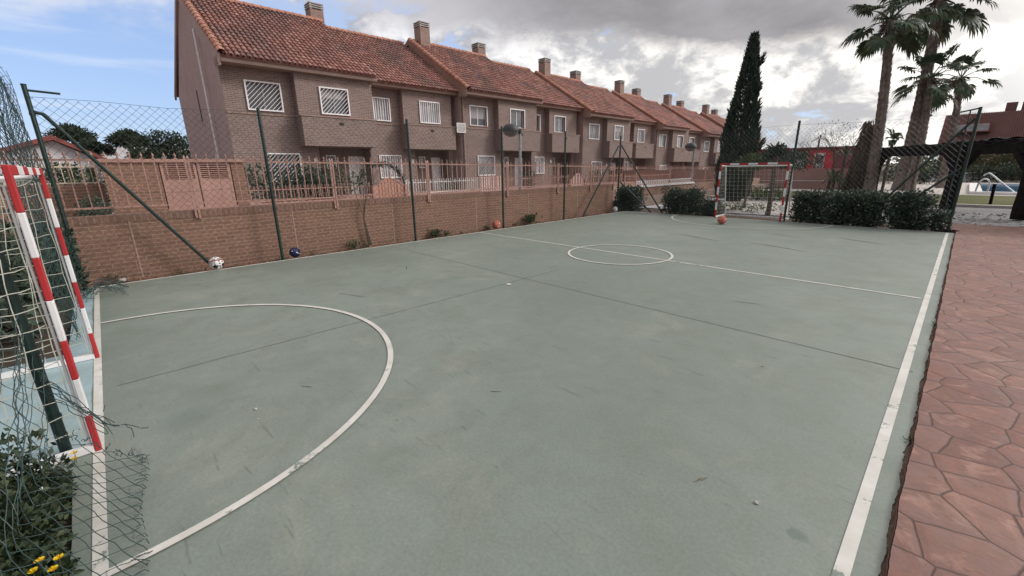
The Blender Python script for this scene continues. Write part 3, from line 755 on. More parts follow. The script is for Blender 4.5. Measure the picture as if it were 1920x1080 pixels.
SL = 3.62 / 5.8        # roof slope
def house(y0, y1, dz, kind, first, o, label):
    """o: style options"""
    A = kind == 'A'
    F = -21.5 if A else -22.25
    zg = .33; t = thing('terraced_house', label, 'house', (F, (y0 + y1) / 2, zg), 'brick terraced houses in the row')
    z = lambda v: v + dz
    if A:
        bay = (2.7, 6.2); wm = o.get('wm', (.75, 2.05)); wb = o.get('wb', (3.75, 5.0)); gwn = (1.23, 2.57); por = (3.5, 6.1); sw = (4.1, 4.5); dr = (5.2, 6.05)
    else:
        bay = (1.9, 5.1); wm = o.get('wm', (.4, 1.28)); wb = o.get('wb', (2.5, 3.7)); gwn = (.48, 1.72); por = (2.7, 5.05); sw = (3.4, 3.75); dr = (4.25, 4.95)
    Fb = F + .4; Fx = F + .72; ls = lambda p: (y0 + p[0], y0 + p[1])
    wz = (z(4.13), z(5.22)); gz = (z(1.17) , z(2.32))
    xr = F - 5.1; zr = z(9.62 if A else 9.56); xb = -33.4; ze = z(5.93); dF = F + .72
    # wall body
    g = MB()
    ops = [(*ls(wm), *wz), (*ls(gwn), *gz), (*ls(por), zg + dz - .02 if dz < 0 else zg, z(2.66))]
    wall_open(g, F, y0, y1, min(zg, zg + dz), z(5.74), ops, .16)
    mats = [M['housebrick'], M['gablebrick'], M['porch']]
    g.cur = 1
    prof = [(F, zg - .3), (F, z(5.9)), (xr, zr - .12), (xb + .9, z(5.75)), (xb + .9, zg - .3)]
    n0 = len(prof)
    for yy in (y0, y1 - .012):
        g.add([(p[0], yy, p[1]) for p in prof], [tuple(range(n0))])
    g.quad((xb + .9, y0, zg - .3), (xb + .9, y1, zg - .3), (xb + .9, y1, z(5.75)), (xb + .9, y0, z(5.75)))
    # porch recess
    g.cur = 2; a, b = ls(por); xi = F - .16; xp = F - .75; zt_ = z(2.66); z0_ = min(zg, zg + dz)
    wall_open(g, xp, a, b, z0_, zt_, [(*ls(sw), z(1.69), z(2.28)), (*ls(dr), z0_, z(2.28))], .08)
    g.quad((xi, a, z0_), (xp, a, z0_), (xp, a, zt_), (xi, a, zt_)); g.quad((xi, b, z0_), (xp, b, z0_), (xp, b, zt_), (xi, b, zt_))
    g.quad((xi, a, zt_), (xp, a, zt_), (xp, b, zt_), (xi, b, zt_))
    part('wall', g, mats, t, fix=False)
    # projecting bay: upper bay and brick parapet box
    g = MB(); a, b = ls(bay)
    wall_open(g, Fb, a, b, z(3.95), z(5.735), [(*ls(wb), *wz)], .14)
    for yy in (a, b): g.quad((F, yy, z(3.95)), (Fb, yy, z(3.95)), (Fb, yy, z(5.735)), (F, yy, z(5.735)))
    g.box(F + .003, Fx, a - .02, b + .02, z(2.68), z(3.93))
    bo = part('bay', g, M['housebrick'], t, fix=False)
    g = MB(); g.box(Fx - .01, Fx + .012, (a + b) / 2 - .09, (a + b) / 2 + .09, z(3.62), z(3.74)); part('vent', g, M['chimdark'], bo)
    g = MB(); g.box(F + .005, Fx + .03, a - .05, b + .05, z(3.932), z(3.99)); part('bay_ledge', g, M['fascia'], bo)
    g = MB(); g.box(F + .003, F + .035, y0 + .02, a - .02, z(3.93), z(3.99)); part('string_course', g, M['fascia'], t)
    # windows
    window(t, F, *ls(wm), *wz, o['s1']); window(t, Fb, *ls(wb), *wz, o['s2'])
    window(t, F, *ls(gwn), *gz, o['s3'])
    window(t, F - .75, *ls(sw), z(1.69), z(2.28), 'diag' if o['s1'] == 'diag' else 'bars')
    a, b = ls(dr); g = MB(); g.box(F - .84, F - .78, a, b, z0_, z(2.28))
    d_ = part('door', g, M['wood'] if o.get('wood') else M['door'], t)
    g = MB(); g.box(F - .779, F - .765, a + .12, b - .12, z0_ + .25, z0_ + .9); g.box(F - .779, F - .765, a + .12, b - .12, z0_ + 1.05, z(2.1)); part('door_panel', g, M['wood'] if o.get('wood') else M['door'], d_)
    g = MB(); g.tube([(F - .78, b - .09, z0_ + 1.02), (F - .73, b - .09, z0_ + 1.02), (F - .73, b - .2, z0_ + 1.02)], .012, 6); part('handle', g, M['metal'], d_)
    # eaves box
    g = MB(); x1 = dF
    g.prism([(F + .004, z(5.735)), (x1 - .02, z(5.735)), (x1, z(5.80)), (x1, z(5.90)), (x1 + .05, z(5.96)), (F + .004, z(6.12))], 'y', y0 + (.0 if first else .002), y1)
    part('eaves', g, M['soffit'], t)
    # roof
    xe = dF + .10; zE = z(5.955 if A else 5.90)
    g = MB(); g.smooth = False
    tile_roof(g, xe, zE, xr, zr, y0 + .06, y1 - .03); g.cur = 1
    g.quad((xe - .05, y0, zE + .01), (xe - .05, y1, zE + .01), (xr, y1, zr), (xr, y0, zr))
    g.quad((xr, y0, zr), (xr, y1, zr), (xb, y1, ze), (xb, y0, ze))
    g.quad((xe - .05, y0 + .01, zE + .01), (xe - .05, y1 - .01, zE + .01), (xe - .06, y1 - .01, zE - .07), (xe - .06, y0 + .01, zE - .07))
    rf = part('roof', g, [M['tile'], M['pan']], t, fix=False)
    # ridge tiles
    g = MB(); n = int((y1 - y0) / .36)
    for i in range(n):
        ya = y0 + (y1 - y0) * i / n - .02; yb = y0 + (y1 - y0) * (i + 1) / n + .02; vs = []
        for (yy, rr) in ((ya, .155), (yb, .135)):
            for k in range(7):
                a = PI * k / 6; vs.append((xr + rr * math.cos(a), yy, zr + .0 + rr * math.sin(a)))
        g.add(vs, [(k, k + 1, k + 8, k + 7) for k in range(6)])
    part('ridge_tiles', g, M['ridge'], rf, fix=False)
    # rake / party parapet on the left end of every A house
    g = MB(); L_ = math.hypot(xr - xe, zr - zE); n = int(L_ / .36); tx, tz = (xr - xe) / L_, (zr - zE) / L_
    for i in range(n):
        vs = []
        for (s, rr) in ((L_ * i / n - .03, .16), (L_ * (i + 1) / n + .01, .135)):
            for k in range(6):
                a = PI * k / 5; h = rr * math.sin(a) + (.05 if A else .02)
                vs.append((xe + tx * s - tz * h, y0 + .03 + rr * math.cos(a), zE + tz * s + tx * h) if tx > 0 else (xe + tx * s + tz * h, y0 + .03 + rr * math.cos(a), zE + tz * s - tx * h))
        g.add(vs, [(k, k + 1, k + 7, k + 6) for k in range(5)])
    part('verge_tiles', g, M['ridge'], rf, fix=False)
    if A:
        g = MB(); q = .02
        pr_ = [(xe - .08, zE - .05), (xe - .08, zE + .06), (xr, zr + .06), (xb, ze + .06), (xb, ze - .18), (xr, zr - .25), (F + .1, z(5.60)), (F + .62, z(5.60))]
        g.prism(pr_, 'y', y0 - .09, y0 + .0)
        part('gable_verge', g, M['gablebrick'] if first else M['rake'], rf)
        if not first:
            g = MB()
            for k in range(4): g.box(xe - .34 + k * .085, xe - .28 + k * .085, y0 - .105, y0 - .088, z(5.66), z(5.90))
            part('dentils', g, M['fascia'], rf)
        g = MB()
        for i in range(5): g.box(F + .02 + i * .15, F + .13 + i * .15, y0 - .11, y0 - .092, z(5.66), z(5.93))
        part('corbel', g, M['fascia'], t)
    # chimney
    cy = y0 + (.95 if A else -.1); c = MB(); cxm = xr + .12; hw = .36
    top = zr + (1.02 if A else .9)
    c.box(cxm - hw, cxm + hw, cy - hw, cy + hw, zr - .8, top - .2); ch = part('chimney', c, M['chim'], rf)
    c = MB(); c.box(cxm - hw + .06, cxm + hw - .06, cy - hw + .06, cy + hw - .06, top - .2, top + .1); part('flue', c, M['chimdark'], ch)
    c = MB()
    for k in range(3):
        zz = top - .2 + k * .11
        for (ix, iy) in ((1, 1), (1, -1), (-1, 1), (-1, -1)):
            if k < 3: c.box(cxm + ix * hw - (.1 if ix > 0 else 0), cxm + ix * hw + (.1 if ix < 0 else 0), cy + iy * hw - (.1 if iy > 0 else 0), cy + iy * hw + (.1 if iy < 0 else 0), zz, zz + .06)
        c.box(cxm - hw - .03, cxm + hw + .03, cy - hw - .03, cy + hw + .03, zz + .06, zz + .11)
    part('chimney_cap', c, M['chimcap'], ch)
    # entrance lamp
    g = MB(); g.box(F - .001, F + .09, y0 + por[0] - .3, y0 + por[0] - .16, z(1.95), z(2.15)); part('wall_lamp', g, M['offwhite'], t)
    return t

blocks = [(4.4, 16.4, 0), (16.4, 28.4, 0), (28.4, 39.9, -.36), (39.9, 50.4, -.70), (50.4, 61.4, -1.0), (61.4, 72.4, -1.2)]
hl = ['nearest terraced house with a bare gable end and diagonal white window grilles',
      'second house from the left, with white vertical-bar window grilles',
      'third house from the left, with a half-lowered blind and a white lattice panel',
      'fourth house from the left, with plain ungrilled upper windows, behind the street lamp',
      'fifth house from the left, with diagonal grilles, behind the fourth green fence post',
      'sixth house from the left, behind the braced corner post of the fence',
      'seventh house from the left, with pale curtained upper windows',
      'eighth house from the left, behind the second street lamp',
      'ninth house from the left, its front partly hidden by the lamp and cypress',
      'tenth house from the left, mostly hidden behind the cypress',
      'eleventh house from the left, only its chimney and roof showing left of the cypress',
      'last house of the row, its roof end showing right of the cypress']
st = [('diag', 'diag', 'diag'), ('bars', 'bars', 'bars'), ('blind', 'plain', 'diag'), ('plain', 'plain', 'bars'), ('diag', 'diag', 'diag'), ('diag', 'diag', 'diag'),
      ('curtain', 'curtain', 'bars'), ('curtain', 'curtain', 'diag'), ('diag', 'curtain', 'diag'), ('diag', 'diag', 'diag'), ('diag', 'diag', 'diag'), ('diag', 'diag', 'diag')]
H = []
for bi, (a, b, dz) in enumerate(blocks):
    m_ = a + (b - a) * .54
    for k in range(2):
        i = bi * 2 + k; s1, s2, s3 = st[i]
        o = dict(s1=s1, s2=s2, s3=s3, wood=(i in (3, 5, 8)))
        if i == 1: o['wb'] = (2.97, 4.22)
        if i == 0: o['wm'] = (.86, 2.16)
        H.append(house(a if k == 0 else m_, m_ if k == 0 else b, dz, 'AB'[k], i == 0, o, hl[i]))
# extras on single houses
g = MB(); g.tube([(-24.0, 4.27, .4), (-24.05, 4.27, 7.5)], .05, 8); part('downpipe', g, M['white'], H[0])
g = MB(); g.box(-26.95, -26.75, 4.385, 4.397, 4.0, 5.45); part('slot_window', g, M['chimdark'], H[0])
for hh, y, x in ((H[2], 16.56, -21.44), (H[6], 40.06, -21.44), (H[10], 61.5, -21.44)):
    g = MB(); g.tube([(x, y, .4), (x, y, 5.7)], .05, 8); part('downpipe', g, M['fascia'], hh)
g = MB(); x = -21.38; y0_, y1_, za, zb = 16.0, 16.66, 3.66, 4.2
g.box(x - .02, x + .02, y0_, y1_, za, za + .04); g.box(x - .02, x + .02, y0_, y1_, zb - .04, zb); g.box(x - .02, x + .02, y0_, y0_ + .04, za + .04, zb - .04); g.box(x - .02, x + .02, y1_ - .04, y1_, za + .04, zb - .04)
for i in range(1, 10):
    s = 1.2 * i / 10
    for fl in (0, 1):
        p0 = (max(0, s - .54), max(0, .54 - s)); p1 = (min(.66, s), min(.54, 1.2 - s))
        q = [(a_, b_) if not fl else (a_, .54 - b_) for a_, b_ in (p0, p1)]
        g.beam((x + .006 * fl, y0_ + q[0][0], za + q[0][1]), (x + .006 * fl, y0_ + q[1][0], za + q[1][1]), .012, .03)
o = part('lattice_panel', g, M['white'], H[2])

# ------------------------------------------------------------------ garden fronts between street and houses
def garden(x, ya, yb, mat, label, wtop, ftop, n=.12, gate=None):
    t = thing('garden_fence', label, 'fence', (x, (ya + yb) / 2, .33), 'front garden fences')
    g = MB(); g.box(x - .12, x + .0, ya, yb, .3, wtop - .05); part('base_wall', g, M['rendered'], t)
    g = MB(); g.box(x - .13, x + .01, ya, yb, wtop - .05, wtop); part('coping', g, M['salmon2'], t)
    xx = x - .06
    for z_, nm in ((wtop + .05, 'bottom_rail'), (ftop - .08, 'top_rail')):
        g = MB(); g.box(xx - .012, xx + .012, ya, yb, z_ - .014, z_ + .014); part(nm, g, mat, t)
    for y in (ya + .02, yb - .02):
        g = MB(); g.box(xx - .022, xx + .022, y - .022, y + .022, wtop, ftop + .05); part('post', g, mat, t)
    g = MB(); k = int((yb - ya) / n)
    for i in range(1, k):
        spear(g, xx, ya + (yb - ya) * i / k, wtop + .0, ftop, .008)
    part('bars', g, mat, t)
    return t
garden(-16, 2.7, 7.65, M['salmon'], 'salmon fence of the nearest front garden, in front of the dark hedge', .56, 1.06)
garden(-16, 9.25, 13.1, M['white'], 'white fence of the second front garden, right of the arched gate', .56, 1.12)
garden(-16, 14.7, 19.9, M['salmon'], 'salmon garden fence behind the street lamp', .55, 1.12)
garden(-16, 21.6, 25.6, M['salmon'], 'salmon garden fence right of the second arched gate', .52, 1.08)
garden(-16, 26, 34, M['salmon'], 'far salmon garden fence seen through the pale railing', .5, 1.0)
def arch_gate(x, ya, yb, z0, zs, zt, mat, label, slats=9):
    t = thing('garden_gate', label, 'gate', (x, (ya + yb) / 2, z0), 'garden gates')
    n = 16; pts = []
    for i in range(n + 1):
        u = i / n; pts.append((ya + (yb - ya) * u, zs + (zt - zs) * math.sin(PI * u)))
    g = MB(); g.prism([(ya, z0)] + pts + [(yb, z0)], 'x', x - .02, x); part('panel', g, mat, t)
    g = MB(); w_ = (yb - ya) / slats
    for i in range(1, slats):
        y = ya + w_ * i; zz = zs + (zt - zs) * math.sin(PI * i / slats)
        g.box(x + .001, x + .018, y - .012, y + .012, z0 + .02, zz - .02)
    part('slats', g, M['salmon'], t)
    g = MB(); g.tube([(x, ya, z0)] + [(x, p[0], p[1]) for p in pts] + [(x, yb, z0)], .028, 6); part('frame', g, M['salmon'], t)
    for y in (ya - .1, yb + .1):
        g = MB(); g.box(x - .08, x + .06, y - .07, y + .07, z0 - .1, zs + .06); part('gate_post', g, M['salmon'], t)
    return t
arch_gate(-15.95, 7.86, 9.08, .35, .92, 1.26, M['archgate'], 'arched pink garden gate between hedge and white fence')
arch_gate(-15.95, 20.1, 21.3, .35, .85, 1.2, M['palegate'], 'arched pale garden gate beside the fourth green post')
gt = thing('garden_gate', 'square pale pink sheet gate between white fence and lamp', 'gate', (-15.95, 13.9, .33), 'garden gates')
g = MB(); g.box(-15.98, -15.94, 13.15, 14.6, .36, 1.2); part('panel', g, M['palegate'], gt)
g = MB()
for i in range(10): g.box(-15.938, -15.92, 13.2 + i * .145, 13.23 + i * .145, .38, 1.24)
part('bars', g, M['salmon'], gt)

# ------------------------------------------------------------------ chain link fences
def mesh_wires(S, U, V, step, r_, n=3, sub=1, skip=None, jit=0.):
    """diamond mesh over surface S(u,v)->point, u in 0..U, v in 0..V"""
    g = MB(); g.smooth = False
    for sgn in (1, -1):
        k = -V if sgn > 0 else 0
        end = U if sgn > 0 else U + V
        c = k + (step * .5 if True else 0)
        while c < end:
            # u = c + v (sgn+) or u = c - v
            va = max(0, -c) if sgn > 0 else max(0, c - U); vb = min(V, U - c) if sgn > 0 else min(V, c)
            if vb - va > .02:
                m_ = max(1, int((vb - va) / step * 2 * sub)); run = []
                for i in range(m_ + 1):
                    v = va + (vb - va) * i / m_; u = c + sgn * v
                    if skip and skip(u, v):
                        if len(run) > 1: g.tube(run, r_, n, False)
                        run = []; continue
                    p = S(u, v)
                    if jit: p = (p[0] + R.uniform(-jit, jit), p[1] + R.uniform(-jit, jit), p[2] + R.uniform(-jit, jit))
                    run.append(p)
                if len(run) > 1: g.tube(run if sub > .4 else [run[0], run[-1]], r_, n, False)
            c += step
    return g
GP = -8.47
lf = thing('chain_link_fence', 'tall green-posted chain-link fence along the long brick wall', 'fence', (GP, 6, 0), 'chain-link fence runs round the court')
for y in (-.43, 2.2, 5.02, 7.76, 10.33, 13.32):
    g = MB(); h = 2.58 if y > 0 else 2.66
    g.tube([(GP, y, -.05), (GP, y, h)], .027, 10); po = part('post', g, M['dkgreen'], lf)
    g = MB(); g.tube([(GP, y, h), (GP, y, h + .012)], .030, 10); part('cap', g, M['dkgreen'], po)
    g = MB()
    for zz in (.35, .9, 1.6, 2.3): g = MB(); g.tube([(GP, y, zz), (GP, y, zz + .03)], .031, 10); part('tension_band', g, M['dkgreen'], po)
for p, q in (((GP, -.41, 2.34), (GP, 1.15, .0)), ((GP, 13.3, 2.25), (GP, 11.3, .0))):
    g = MB(); g.tube([p, (p[0], p[1] + (q[1] - p[1]) * .05, p[2] - .02), q], .026, 8); part('brace', g, M['dkgreen'], lf)
g = MB()
for zz in (.08, 1.3, 2.52):
    g.tube([(GP + .03, -.43 + 13.75 * i / 20, zz - (.03 if (i % 4) == 2 else 0)) for i in range(21)], .003, 4)
part('line_wire', g, M['wirefar'], lf)
def sag(u, v):
    x = (u % 2.75) / 2.75; return (GP + .03 + .012 * math.sin(u * 2.1 + v * 2), -.43 + u, .08 + v * (1 - .012 * math.sin(PI * x)))
g = mesh_wires(sag, 13.75, 2.44, .105, .0021, 3, .3); part('wire_mesh', g, M['wirefar'], lf, fix=False)
g = MB(); g.tube([(GP, -.43, 2.60), (GP + .0, -.12, 2.585)], .014, 6); part('bent_rod', g, M['dkgreen'], lf)

ff = thing('chain_link_fence', 'chain-link fence behind the far goal ending at the gravel path', 'fence', (-4, 13.9, 0), 'chain-link fence runs round the court')
FP = [(-8.47, 13.42), (-3.38, 14.0), (-.06, 14.08)]
for i, (x, y) in enumerate(FP[1:]):
    g = MB(); g.tube([(x, y, -.05), (x, y, 2.68)], .030, 10); part('post', g, M['dkgreen'], ff)
for p, q in (((-8.44, 13.36, 2.25), (-7.0, 13.83, 0)), ((-8.44, 13.36, 1.05), (-7.4, 13.81, 0)), ((-.1, 14.08, 2.45), (-1.75, 14.0, .0)), ((-.1, 14.08, 1.42), (-1.35, 14.0, .12))):
    g = MB(); g.tube([p, q], .026, 8); part('brace', g, M['dkgreen'], ff)
g = MB()   # bracket frame on the last post
g.tube([(-.06, 14.08, 2.66), (-.36, 14.08, 2.60)], .016, 6); g.tube([(-.2, 14.07, 2.62), (-.2, 14.07, .05)], .012, 6)
g.tube([(-.2, 14.07, 1.95), (-.06, 14.08, 2.0)], .012, 6); g.tube([(-.2, 14.07, 1.25), (-.06, 14.08, 1.3)], .012, 6)
part('gate_frame', g, M['dkgreen'], ff)
def far_s(u, v):
    y = 13.42 + (u / 5.09) * .58 if u < 5.09 else 14.0 + (u - 5.09) / 3.32 * .08
    return (-8.47 + u, y - .03 + .012 * math.sin(u * 3 + v), .05 + v * (1 - .02 * math.sin(PI * min(1, u / 5.09 if u < 5.09 else (u - 5.09) / 3.32))))
g = mesh_wires(far_s, 8.40, 2.5, .11, .0018, 3, .55); part('wire_mesh', g, M['wirefar'], ff, fix=False)
g = MB()
for zz in (.06, 2.53): g.tube([far_s(8.4 * i / 20, zz) for i in range(21)], .003, 4)
part('line_wire', g, M['wirefar'], ff)

nf = thing('chain_link_fence', 'torn and crumpled chain-link fence behind the near goal at far left', 'fence', (-3.31, -.44, 0), 'chain-link fence runs round the court')
g = MB(); g.tube([(-3.31, -.44, -.05), (-3.31, -.44, 2.6)], .026, 14); po = part('post', g, M['dkgreen'], nf)
g = MB()
for zz in (.22, .62, 1.1): g = MB(); g.tube([(-3.31, -.44, zz), (-3.31, -.44, zz + .028)], .031, 14); part('tension_band', g, M['dkgreen'], po)
def crump(u, v):
    k = math.sin(u * 7 + v * 1.3) * .045 + math.sin(u * 17 - v * 4) * .022
    return (-8.44 + u, -.45 + k - .04 * v, .1 + v * (1.0 + .04 * math.sin(u * 9) + .10 * (u / 3.2)))
g = mesh_wires(crump, 3.4, 2.52, .085, .0026, 3, .8); part('wire_mesh', g, M['wire'], nf, fix=False)
# flap of mesh hanging loose on to the court, near the camera
def flap(u, v):
    """u from the torn end towards the camera, v up the mesh from its bottom edge"""
    t = min(1, v / .42); h = max(0, v - .42); e = math.exp(-max(0, u) * 5)
    y = -.118 - .065 * u - .305 * t + .014 * math.sin(u * 9 + v * 11) * (1 - .4 * t) - .02 * h + .030 * math.sin(u * 13 + v * 9) * min(1, h * 4)
    x = -2.93 + u * .98 - .08 * t - .55 * min(1, h / .45) + .025 * math.sin(v * 14) * e
    z = .010 + .27 * t ** 1.1 + h * .98 + .010 * math.sin(u * 13 + 1) * t + .025 * math.sin(u * 17) * min(1, h * 3)
    return (x, y, z)
def weave(step):
    def S(u, v):
        p = flap(u, v); w_ = .0045 * math.sin(u / step * 2 * PI); return (p[0] + w_, p[1] + w_, p[2])
    return S
def gone(u, v):   # ragged torn corner
    return (v > .34 + .1 * math.sin(u * 31) and v < .62 and u < .20) or (v > 1.12 - .35 * max(0, .7 - u))
g = mesh_wires(weave(.098), 2.0, 1.16, .098, .0017, 5, 2.4, gone, .0022)
# selvedge: hooked wire ends along the torn bottom edge
for i in range(34):
    u = i * .057; p = Vector(flap(u, .0)); q = Vector(flap(u, .045)) + Vector((R.uniform(-.02, .02), R.uniform(-.006, .012), R.uniform(-.01, .02)))
    g.tube([tuple(p + Vector((0, .01, .0))), tuple(p.lerp(q, .5) + Vector((R.uniform(-.012, .012), .016, .006))), tuple(q)], .0019, 5)
    if R.random() < .5: g.tube([tuple(p), tuple(p + Vector((R.uniform(-.05, .05), R.uniform(0, .02), R.uniform(.0, .015))))], .0019, 5)
# loose torn strands
def strand(a, b, n=9, amp=.012, r_=.0019):
    a = Vector(a); b = Vector(b)
    g.tube([tuple(a.lerp(b, i / n) + Vector((R.uniform(-amp, amp), R.uniform(-amp, amp), R.uniform(-amp, amp)))) for i in range(n + 1)], r_, 5)
for i in range(9):
    strand((-3.28 + R.uniform(-.08, .08), -.41, .42 + R.uniform(-.07, .1)), (-2.74 + R.uniform(-.1, .06), -.16 + R.uniform(-.05, .02), .315 + R.uniform(-.015, .02)))
strand((-2.74, -.15, .325), (-2.58, -.085, .345), 4, .006); strand((-2.58, -.085, .345), (-2.55, -.06, .352), 2, .002)
strand((-2.95, -.22, .335), (-2.86, -.2, .40), 3, .004); strand((-2.98, -.17, .22), (-2.86, -.13, .235), 3, .004); strand((-2.86, -.13, .235), (-2.84, -.13, .185), 2, .002)
for i in range(22):
    v = R.uniform(.0, .36); p = flap(R.uniform(0, .05), v); strand(p, (p[0] + R.uniform(-.05, .05), p[1] + R.uniform(-.01, .035), p[2] + R.uniform(-.04, .04)), 4, .008)
part('wire_mesh', g, M['wire'], nf, 'torn lower flap of mesh lying over the goal line', fix=False)
def rip(u, v): return (-8.15 + u * 1.0 + .05 * math.sin(v * 20), -.42 + .42 * (v / .5) + .03 * math.sin(u * 9), .03 + .10 * math.sin(PI * v / .5) + .03 * math.sin(u * 23))
g = mesh_wires(rip, .75, .5, .07, .0028, 3, 1, None, .012); part('wire_mesh', g, M['wire'], nf, 'ripped scrap of mesh spilling on to the court corner', fix=False)

# ------------------------------------------------------------------ goals
def goal(label):
    t = thing('football_goal', label, 'goal', (0, 0, 0), 'football goals')
    W = 1.78; Hh = 1.60; s = .025; band = Hh / 7
    for sx_ in (-1, 1):
        x = sx_ * (W / 2); g = MB()
        for k in range(7):
            g.cur = k % 2; z1 = Hh - k * band; z0 = z1 - band
            g.box(x - s, x + s, -.014, .014, z0, z1)
        o = part('goal_post', g, [M['red'], M['goalwhite']], t)
    g = MB(); n = 7; wi = (W - 2 * s) / n
    for k in range(n):
        g.cur = k % 2; g.box(-W / 2 + s + k * wi, -W / 2 + s + (k + 1) * wi, -.014, .014, Hh - 2 * s, Hh)
    part('crossbar', g, [M['red'], M['goalwhite']], t)
    D = .82; Dt = .42
    for sx_ in (-1, 1):
        x = sx_ * (W / 2 - .0)
        g = MB(); g.tube([(x, -.027, .03), (x, -.027, Hh - .1)], .007, 8); part('net_rod', g, M['white'], t)
        g = MB(); g.box(x - .02, x + .02, -D, -.015, .0, .04); part('base_bar', g, M['white'], t)
        g = MB(); g.tube([(x, -.05, Hh - .06), (x, -Dt, Hh - .08)], .016, 8); g.tube([(x, -Dt, Hh - .08), (x, -D + .02, .04)], .016, 8); part('stay', g, M['white'], t)
    g = MB(); g.box(-W / 2 + .02, W / 2 - .02, -D, -D + .04, .0, .04); part('base_bar', g, M['white'], t)
    g = MB(); g.tube([(-W / 2, -Dt, Hh - .08), (W / 2, -Dt, Hh - .08)], .016, 8); part('rear_bar', g, M['white'], t)
    # net
    g = MB(); rr = .0028; nn = 15
    def back(u, v):   # v 0 bottom 1 top
        y = -D + (D - Dt) * v; b_ = .05 * math.sin(PI * v) * math.sin(PI * u)
        return (-W / 2 + W * u, y - b_ * .6, .05 + (Hh - .14) * v)
    for i in range(nn + 1):
        g.tube([back(i / nn, j / 12) for j in range(13)], rr, 4, False)
    for j in range(14):
        g.tube([tuple(Vector(back(i / 30, j / 13)) + Vector((0, 0, -.012 * abs(math.sin(PI * i / 2))))) for i in range(31)], rr, 4, False)
    for j in range(5):   # roof
        y = -.06 - (Dt - .06) * j / 4; g.tube([(-W / 2 + W * i / 20, y, Hh - .085 - .03 * math.sin(PI * i / 20)) for i in range(21)], rr, 4, False)
    for i in range(nn + 1):
        g.tube([(-W / 2 + W * i / nn, -.06, Hh - .085), (-W / 2 + W * i / nn, -Dt, Hh - .09)], rr, 4, False)
    for sx_ in (-1, 1):
        x = sx_ * W / 2
        for j in range(15):
            v = j / 14; z_ = .05 + (Hh - .14) * v; ye = -D + (D - Dt) * v; n = 12
            g.tube([(x + .012 * sx_ * math.sin(PI * i / n), -.045 + (ye + .045) * i / n, z_ - .03 * math.sin(PI * i / n) + R.uniform(-.006, .006)) for i in range(n + 1)], rr, 4, False)
        for i in range(7):
            q = i / 6
            g.tube([(x + .01 * math.sin(k * 1.7), -.045 + (-D + (D - Dt) * (k / 12) + .045) * q + R.uniform(-.006, .006), .05 + (Hh - .14) * k / 12) for k in range(13)], rr, 4, False)
    part('net', g, M['net'], t, fix=False)
    return t
g1 = goal('near red-and-white striped goal at the left edge beside the torn fence')
for ch in g1.children:
    if ch.name.startswith(('goal_post', 'crossbar')): bevel(ch, .005)
g2 = copy_tree(g1); g2['label'] = 'far red-and-white striped goal with an orange ball in front of it'
g1.location = (-4.11, -.305, 0.004); g2.location = (-4.28, 13.66, 0.004)
g2.rotation_euler = (0, 0, PI)

# ------------------------------------------------------------------ balls
def ball(name, x, y, r_, mats, label, pat):
    g = MB(); g.smooth = True; nu, nv = 28, 18
    for j in range(nv):
        for i in range(nu):
            q = []
            for (a, b) in ((i, j), (i + 1, j), (i + 1, j + 1), (i, j + 1)):
                th = PI * b / nv; ph = 2 * PI * a / nu
                q.append(Vector((math.sin(th) * math.cos(ph), math.sin(th) * math.sin(ph), math.cos(th))))
            c = sum(q, Vector()) / 4; g.cur = pat(c.normalized())
            vs = [(x + r_ * p.x, y + r_ * p.y, r_ + r_ * p.z) for p in q]
            if j == 0: g.add([vs[0], vs[2], vs[3]], [(0, 1, 2)])
            elif j == nv - 1: g.add([vs[0], vs[1], vs[2]], [(0, 1, 2)])
            else: g.add(vs, [(0, 1, 2, 3)])
    o = part(name, g, mats, None, None, True, (x, y, 0)); tag(o, label, 'ball', 'balls left round the court')
    import bmesh
    bm = bmesh.new(); bm.from_mesh(o.data); bmesh.ops.remove_doubles(bm, verts=bm.verts[:], dist=.0005); bm.to_mesh(o.data); bm.free()
    return o
def pw(c):
    if abs(c.z - .25 - .45 * c.x) < .11: return 1
    if c.dot(Vector((.85, -.3, -.42)).normalized()) > .93 or c.dot(Vector((.5, .8, -.3)).normalized()) > .94: return 2
    return 0
ball('ball', -8.36, 1.16, .108, [M['ballwhite'], M['ballred'], M['ballblack']], 'white football with dark red band at the foot of the long green brace', pw)
ball('ball', -8.46, 2.42, .095, [M['ballblue'], M['ballwhite']], 'dark blue ball beside the foot of the second green post', lambda c: 1 if abs(c.z + .5 * c.y - .1) < .05 else 0)
ball('ball', -8.47, 7.50, .115, [M['orange']], 'orange ball against the brick wall beside a green post', lambda c: 0)
ball('ball', -4.40, 12.15, .115, [M['orange']], 'orange ball lying on the court in front of the far goal', lambda c: 0)
ball('ball', -8.42, 13.1, .10, [M['offwhite']], 'pale ball in the far corner beside the hedge', lambda c: 0)

